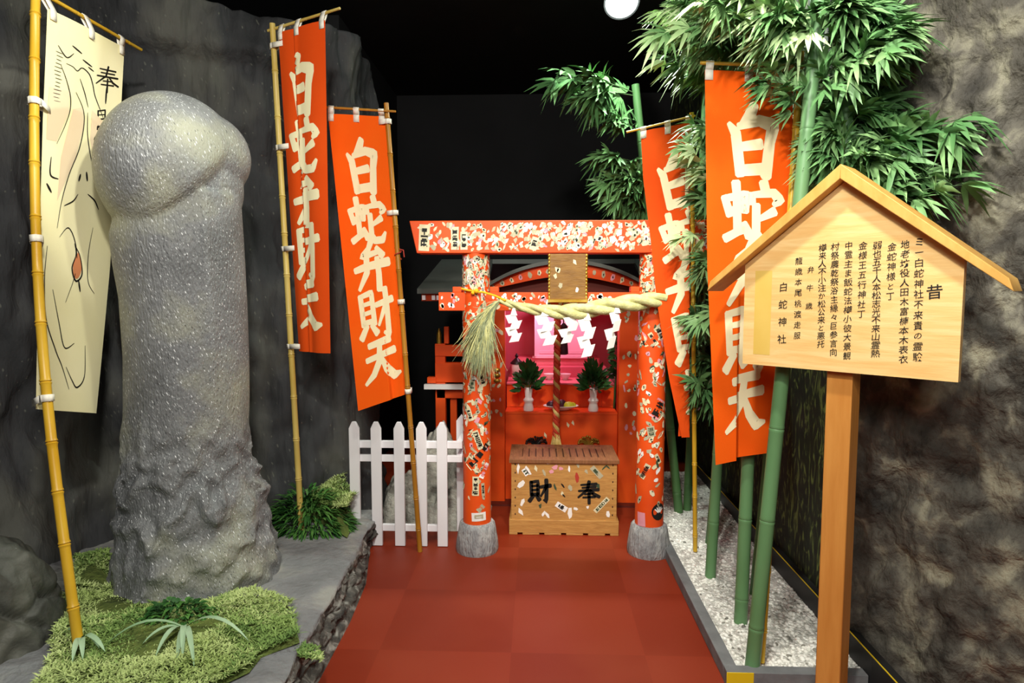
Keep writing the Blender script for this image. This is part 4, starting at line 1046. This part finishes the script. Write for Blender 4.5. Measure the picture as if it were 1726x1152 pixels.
# ------------------------------------------------------------------ wooden notice board
a45 = math.radians(45); E1 = Vector((math.cos(a45), -math.sin(a45), 0)); EN = Vector((-math.sin(a45), -math.cos(a45), 0))
SC = at(1420, 500, 2.0); SC.z = 0
def sp(a, z, n=0): return SC+E1*a+EN*n+Vector((0, 0, z))
sg = thing('notice_board', SC, 'house shaped wooden notice board with brushed black text on an orange post', 'notice board')
mb = MB(); pw = .038
po_ = []
for n_, a_ in ((-.045-2*pw*.9, -pw), (-.045-2*pw*.9, pw), (-.045, pw), (-.045, -pw)): po_.append(sp(a_-.005, 0, n_+.03))
mb.prism([Vector(p) for p in po_], Vector((0, 0, 1.60))); mb.build('post', 'sign_post', sg, bevel=.003)
zb_, zs_, zpk_ = 1.113, 1.445, 1.685; hw = .309
mb = MB(); mb.prism([sp(-hw, zb_, .012), sp(hw, zb_, .012), sp(hw, zs_, .012), sp(0, zpk_, .012), sp(-hw, zs_, .012)], EN*-.024)
def sq(x0, x1, z0, z1, m): mb.poly([sp(x0, z0, .0125), sp(x1, z0, .0125), sp(x1, z1, .0125), sp(x0, z1, .0125)], m)
sq(-.272, -.215, zb_+.035, zs_-.02, 2)
# lettering from the built-in font
glyph_cache = {}
def glyph(ch):
    if ch not in glyph_cache:
        cu = bpy.data.curves.new('t', 'FONT'); cu.body = ch; cu.size = 1; cu.resolution_u = 2; cu.offset = .006
        o = bpy.data.objects.new('t', cu); C.objects.link(o)
        me = bpy.data.meshes.new_from_object(o.evaluated_get(bpy.context.evaluated_depsgraph_get()))
        vs = [(v.co.x, v.co.y) for v in me.vertices]; fs_ = [tuple(p.vertices) for p in me.polygons]
        bpy.data.objects.remove(o); bpy.data.curves.remove(cu); bpy.data.meshes.remove(me)
        if vs:
            cx_ = (min(v[0] for v in vs)+max(v[0] for v in vs))/2; cy_ = (min(v[1] for v in vs)+max(v[1] for v in vs))/2
            vs = [(x-cx_, y-cy_) for x, y in vs]
        glyph_cache[ch] = (vs, fs_)
    return glyph_cache[ch]
def put(ch, a, z, size, m=1):
    vs, fs_ = glyph(ch); b = len(mb.v); sh = random.uniform(-.08, .12); sx_ = random.uniform(.9, 1.05)
    for x, y in vs: mb.v.append(sp(a+(x*sx_+y*sh)*size, z+(y+x*.12)*size, .0132))
    for f in fs_: mb.face([b+i for i in f], m)
cols = [(1548, 408, 602, .026, 'ミ一白蛇神社不来責の霊験'), (1524, 412, 606, .025, '地老坊役人田木富楠本木表衣'), (1502, 416, 500, .025, '金蛇神様と丁'), (1477, 414, 596, .025, '弱也五千人本松志光不来山霊熱'),
        (1453, 414, 530, .025, '金様王五行神社丁'), (1429, 414, 600, .025, '中霊主ま飯蛇法樽小彼大景観'), (1406, 416, 594, .025, '村祭農乾祭浴主縁々巨参言向'), (1385, 418, 580, .025, '樽来人不小注か松公来と悪托'),
        (1365, 455, 516, .022, '弁牛歳'), (1345, 440, 566, .024, '龍歳本尾桃渡走服'), (1319, 484, 572, .031, '白蛇神社')]
def board_pt(px, py):
    d = ray(px, py); o_ = Vector((0, 0, CAMZ)); pl = sp(0, 0, .0132); t = (pl-o_).dot(EN)/d.dot(EN); q = o_+d*t
    return (q-SC).dot(E1), q.z
for px, y0_, y1_, sz, txt in cols:
    n_ = len(txt)
    for i, ch in enumerate(txt):
        a_, z_ = board_pt(px+(1-i/(n_-1))*3-1.5+0*i, y0_+(y1_-y0_)*i/(n_-1)); put(ch, a_, z_, sz*(1.0 if ch not in 'の一とか々' else .85))
a_, z_ = board_pt(1575, 492); put('昔', a_, z_, .042)
mb.build('board', ['sign_board', 'ink', 'sign_strip'], sg)
for sgn in (-1, 1):
    mb = MB(); ex = .425; ez = zpk_-(zpk_-zs_)/hw*ex; th = .035
    d0 = .055
    off = Vector((0, 0, .004))
    pts = [sp(0, zpk_+.002, d0), sp(sgn*ex, ez+.002, d0), sp(sgn*(ex-.012), ez+.002+th*.98, d0), sp(0, zpk_+th*1.28, d0)]
    if sgn < 0: pts = pts[::-1]
    mb.prism(pts, EN*-.11); mb.build('roof_slab', 'sign_roof', sg, bevel=.002)

# ------------------------------------------------------------------ green bamboo with foliage
def spray(mb, p0, p1, nl, L, W, mlist, droop=.3, spread=1.0):
    """a branch with fans of lance leaves"""
    p0, p1 = Vector(p0), Vector(p1); d = (p1-p0); ln = d.length; d.normalize()
    mid = p0.lerp(p1, .5)+Vector((0, 0, .12*ln))
    cv = lambda t: p0*(1-t)**2+mid*2*t*(1-t)+p1*t*t
    mb.tube([cv(i/6) for i in range(7)], [.0035-.0025*i/6 for i in range(7)], 5, 0)
    k = max(3, nl//6)
    for i in range(k):
        t = .25+.75*i/(k-1); b = cv(t); tg = (cv(min(1, t+.05))-cv(max(0, t-.05))).normalized()
        side = Vector((random.uniform(-1, 1), random.uniform(-1, 1), random.uniform(-.6, .4))).normalized()
        tw = b+side*random.uniform(.01, .05)*spread if t < .97 else b
        mb.tube([b, tw], .0013, 4, 0)
        m = random.choice(mlist)
        pl = Vector((random.uniform(-1, 1), random.uniform(-1, .2), random.uniform(.2, 1))).normalized()
        for j in range(6):
            a = (j-2.5)*.40+random.uniform(-.12, .12); dd = (tg*.6+side*.5).normalized(); pr = dd.cross(pl).normalized()
            mb.leaf(tw, dd*math.cos(a)+pr*math.sin(a), pl, L*random.uniform(.7, 1.1), W*random.uniform(.8, 1.15), m, droop)
def bamboo(label, base, top, r, m, sprays, group='green bamboo stems in the gravel bed', gap=.34):
    root = thing('bamboo', base, label, 'bamboo', group)
    mb = MB(); pts, rr = bamboo_prof(base, top, r, r*.85, gap, ridge=.06); mb.tube(pts, rr, 18); mb.build('culm', m, root)
    base, top = Vector(base), Vector(top)
    for (px, py, Y, n_, L_, mats) in sprays:
        tip = at(px, py, Y); t = max(.2, min(.98, (tip.z-base.z)/(top.z-base.z)+random.uniform(-.06, .02))); st_ = base.lerp(top, t)
        # keep twigs of plausible length: start at most .55 m away
        v_ = st_-tip
        if v_.length > .5:
            pass
        mb = MB(); spray(mb, st_, tip, int(n_*1.5), L_*1.12, L_*.19, [1+i for i in range(len(mats))]); mb.build('branch', ['branch']+mats, root)
    return root
LV = ['leaf', 'leaf_dark']; LP = ['leaf_lit', 'leaf']; LD = ['leaf_dark']
def R(n, x0, x1, y0, y1, Y0, Y1, nl, L_, mats): return [(random.uniform(x0, x1), random.uniform(y0, y1), random.uniform(Y0, Y1), nl, L_, mats) for _ in range(n)]
gz = .04
pA = atz(1197, 976, gz); pB = atz(1248, 1054, gz); pC = atz(1268, 1126, gz)
bamboo('tallest green bamboo stem nearest the corner of the gravel bed', pC, at(1392, -90, 2.2), .0255, 'culm',
       R(7, 1390, 1560, -40, 80, 2.0, 2.15, 60, .10, LV)+R(8, 1180, 1330, -40, 90, 2.15, 2.3, 70, .10, LP)+[(1300, 150, 2.25, 50, .075, LV), (1280, 130, 2.22, 42, .07, LV)])
bamboo('green bamboo stem second from the corner of the gravel bed', pB, at(1300, -90, 2.6), .0255, 'culm',
       R(8, 1080, 1230, -30, 90, 2.5, 2.7, 70, .115, LP)+R(8, 1150, 1330, -40, 110, 2.5, 2.7, 70, .115, LV))
bamboo('green bamboo stem third from the corner beneath the orange banner', pA, at(1262, -90, 3.0), .024, 'culm',
       R(6, 1100, 1200, 0, 110, 2.85, 3.05, 60, .12, LP)+[(1160, 240, 2.98, 48, .10, LP), (1165, 270, 2.98, 48, .10, LP), (1172, 210, 2.95, 48, .10, LP), (1150, 400, 3.02, 40, .09, ['leaf_lit']), (1180, 440, 2.95, 50, .10, LV), (1175, 540, 2.95, 50, .1, LV), (1178, 330, 2.95, 50, .1, LV)])
pD = Vector((X(1413, 2.26), 2.26, gz))
bamboo('green bamboo stem rising behind the roof of the notice board', pD, at(1438, -90, 2.2), .0225, 'culm',
       [(1638, 195, 1.98, 60, .115, LV), (1622, 312, 1.96, 60, .11, LV), (1590, 240, 2.05, 66, .11, LV), (1530, 215, 2.12, 70, .11, LV), (1500, 270, 2.1, 70, .11, LV), (1480, 180, 2.2, 70, .1, LD), (1550, 300, 2.08, 60, .10, LV)]+R(10, 1380, 1455, 120, 330, 2.22, 2.28, 70, .1, LV)+R(5, 1470, 1530, 20, 150, 2.12, 2.2, 60, .1, LD))
pE = Vector((X(1150, 3.75), 3.75, .06))
bamboo('slim bamboo stem with cut top rising behind the torii', pE, at(1071, 143, 3.75), .026, 'culm_dark',
       [(940, 130, 3.6, 72, .15, LD), (985, 165, 3.65, 72, .14, LD), (1020, 200, 3.7, 60, .13, LD), (1010, 265, 3.7, 60, .13, LD), (1020, 310, 3.7, 60, .13, LD), (1060, 300, 3.7, 60, .13, LD), (1060, 350, 3.8, 60, .13, LD), (1040, 335, 3.7, 60, .13, LD)])
pF = atz(1158, 862, .05)
bamboo('dark bamboo stem standing beside the torii pillar', pF, at(1200, -60, 3.7), .024, 'culm_dark',
       R(6, 1150, 1200, 250, 600, 3.4, 3.6, 60, .12, LV)+R(4, 1160, 1300, 20, 160, 3.4, 3.6, 60, .12, LV))
pG = Vector((X(1205, 3.3), 3.3, .05))
bamboo('dark bamboo stem behind the two orange banners', pG, at(1290, -60, 3.2), .024, 'culm_dark', R(6, 1170, 1200, 380, 680, 3.1, 3.25, 55, .11, LD)+R(6, 1350, 1420, 60, 330, 2.7, 2.9, 70, .11, LD))
pH = Vector((X(1283, 2.75), 2.75, gz))
bamboo('thin dark bamboo stem close to the painted wall', pH, at(1378, -60, 2.7), .018, 'culm_dark', R(14, 1370, 1450, 90, 360, 2.45, 2.65, 70, .11, LV))

# ------------------------------------------------------------------ moss and plants on the platform
poly = [atz(x, y, .16) for x, y in ((55, 1175), (90, 1090), (110, 1010), (170, 985), (230, 1030), (330, 1010), (430, 1000), (490, 1020), (505, 1080), (440, 1105), (420, 1130), (330, 1175))]
def inside(x, y, P_):
    c = False; n = len(P_); j = n-1
    for i in range(n):
        if (P_[i].y > y) != (P_[j].y > y) and x < (P_[j].x-P_[i].x)*(y-P_[i].y)/(P_[j].y-P_[i].y)+P_[i].x: c = not c
        j = i
    return c
def tufts(mb, P_, n, z0, L0, L1, W, nm, hump=.03):
    xs_ = [p.x for p in P_]; ys_ = [p.y for p in P_]; k = 0
    while k < n:
        x, y = random.uniform(min(xs_), max(xs_)), random.uniform(min(ys_), max(ys_))
        if not inside(x, y, P_): continue
        k += 1; z = z0+hump*(.5+N((x, y, 0), 5)); cl = N((x+3, y, 0), 3.5)
        m = 0 if cl > random.uniform(-.5, .1) else 1
        L_ = random.uniform(L0, L1)
        for j in range(5):
            a = random.uniform(0, 2*PI); d = Vector((math.cos(a), math.sin(a), random.uniform(.3, 1.6)))
            mb.leaf((x, y, z), d, (0, 0, 1), L_*random.uniform(.6, 1), W, m, .3)
def bed(mb, P_, z0, h):
    c = sum(P_, Vector())/len(P_); n = len(P_)
    ring = [[mb.vert((c.x+(p.x-c.x)*q, c.y+(p.y-c.y)*q, z0+h*(1-q**3)+.006*random.random())) for p in P_] for q in (1.0, .8, .5, .2)]
    for a, b in zip(ring, ring[1:]):
        for k in range(n): mb.face((a[k], a[(k+1) % n], b[(k+1) % n], b[k]), 2)
    mb.face(ring[-1], 2)
mb = MB(); bed(mb, poly, .15, .03); tufts(mb, poly, 5200, .16, .018, .04, .0045, 2)
tip = [atz(x, y, .15) for x, y in ((490, 1075), (535, 1085), (545, 1108), (500, 1100))]
tufts(mb, tip, 160, .13, .015, .03, .005, 2, .01)
o = mb.build('moss', ['moss', 'moss_dark', 'soil'], smooth=True); tag(o, 'light green moss carpet on the rock around the foot of the statue', 'moss', kind='stuff')
# creeping moss behind, to the left of the statue
poly2 = [atz(x, y, .16) for x, y in ((118, 1000), (130, 950), (185, 945), (190, 1000))]
mb = MB(); bed(mb, poly2, .15, .05); tufts(mb, poly2, 600, .17, .02, .04, .006, 2, .05)
tag(mb.build('moss', ['moss', 'moss_dark', 'soil'], smooth=True), 'mossy patch between the carved boulder and the statue', 'moss', kind='stuff')
def shrub(name, c, rad, h, n, L_, W, mats, label, cat='plant', z0=.15):
    mb = MB(); c = Vector(c)
    for k in range(n):
        a = random.uniform(0, 2*PI); q = math.sqrt(random.random()); b = c+Vector((math.cos(a)*rad[0]*q, math.sin(a)*rad[1]*q, z0-c.z+h*(1-q*q)*random.uniform(.2, 1)))
        d = Vector((math.cos(a)*(.4+q), math.sin(a)*(.4+q), random.uniform(.0, 1.2)))
        mb.leaf(b, d, (0, 0, 1), L_*random.uniform(.6, 1.1), W*random.uniform(.7, 1.2), random.randrange(len(mats)), .45)
    for k in range(26):
        a = random.uniform(0, 2*PI); q = random.random(); mb.tube([c+Vector((math.cos(a)*rad[0]*q*.3, math.sin(a)*rad[1]*q*.3, z0-c.z-.01)), c+Vector((math.cos(a)*rad[0]*q*.9, math.sin(a)*rad[1]*q*.9, z0-c.z+h*.7*(1-q*q)))], .002, 4, 0)
    return tag(mb.build(name, mats, origin=(c.x, c.y, z0), smooth=True), label, cat)
sc_ = atz(510, 895, .15)
shrub('leafy_shrub', (sc_.x+.01, sc_.y+.05, .15), (.22, .15), .21, 1000, .08, .015, ['fern', 'fern_dark'], 'dark green leafy shrub at the foot of the narrow red banner pole')
sm_ = atz(575, 870, .15)
mb = MB(); pm = [atz(x, y, .16) for x, y in ((450, 850), (470, 835), (520, 840), (580, 850), (600, 875), (585, 905), (560, 890), (500, 870))]
bed(mb, pm, .15, .15); tufts(mb, pm, 1500, .22, .02, .05, .005, 2, .14)
tag(mb.build('moss', ['moss', 'moss_dark', 'soil'], smooth=True), 'fluffy green moss hump behind the leafy shrub by the rock wall', 'moss', kind='stuff')
sc_ = atz(300, 1045, .165)
shrub('leafy_shrub', (sc_.x, sc_.y, .16), (.15, .07), .075, 420, .034, .018, ['fern_dark', 'fern'], 'small round leaved dark shrub in the moss before the statue', z0=.165)
def strap_plant(px, py, tips, label):
    c = atz(px, py, .18); mb_ = MB()
    root = thing('strap_leaf_plant', c, label, 'plant')
    for (tx, ty, hgt) in tips:
        e = atz(tx, ty, .18); pts = []
        for i in range(9):
            t = i/8; pts.append(c.lerp(e, t)+Vector((0, 0, .005+hgt*4*t*(1-t))))
        mb_ = MB(); prev = None
        dr = (e-c).normalized(); sd_ = Vector((-dr.y, dr.x, 0)).normalized()
        for i, p in enumerate(pts):
            t = i/8; wv = .0095*math.sin(PI*min(1, .12+t*.88))**.7
            cur = [mb_.vert(p-sd_*wv+Vector((0, 0, .003))), mb_.vert(p), mb_.vert(p+sd_*wv+Vector((0, 0, .003)))]
            if prev: mb_.face((prev[0], prev[1], cur[1], cur[0])); mb_.face((prev[1], prev[2], cur[2], cur[1]))
            prev = cur
        mb_.build('leaf', 'strap', root, smooth=True)
strap_plant(312, 1062, [(182, 1088, .05), (240, 1090, .03), (262, 1112, .04), (298, 1120, .03), (328, 1132, .05), (308, 1118, .05), (420, 1085, .06)], 'pale strap leaved plant arching over the moss before the statue')
strap_plant(138, 1080, [(105, 1075, .03), (122, 1122, .03), (140, 1118, .03), (168, 1098, .03), (178, 1104, .03)], 'small strap leaved plant by the cream banner pole')

# ------------------------------------------------------------------ ceiling spotlight in view
lc = at(1048, 4, 3.55)
sl = thing('ceiling_spotlight', (lc.x, lc.y, 3.1), 'glaring white spotlight on the black ceiling above the bamboo', 'spotlight')
ad = (Vector((.55, 2.2, 1.2))-lc).normalized(); ex_ = ad.orthogonal().normalized(); ey_ = ad.cross(ex_)
TL_ = lambda p: ex_*p.x+ey_*p.y+ad*p.z
mb = MB(); mb.lathe([(.03, -.15), (.07, -.13), (.085, -.02), (.095, .0), (.085, .0), (.08, -.015)], lc, 28, 0, False, TL_); mb.build('housing', 'lamp_body', sl)
mb = MB(); mb.lathe([(.082, -.012), (.05, -.004), (.001, -.002)], lc, 28, 0, True, TL_); mb.build('lens', 'lamp_glow', sl)
mb = MB(); mb.tube([lc-ad*.08, Vector((lc.x, lc.y+.03, 3.1))], .008, 8); mb.build('bracket', 'lamp_body', sl)
lamp('spotlight_spill', 'POINT', (lc.x, lc.y-.02, 2.86), 26, (.85, 1, .9), .05)  # extra point light added for the glow around the spotlight
lamp('spotlight_beam', 'SPOT', tuple(lc+ad*.03), 70, (.92, 1, .88), .04, tuple(lc+ad*2), 150, .5)
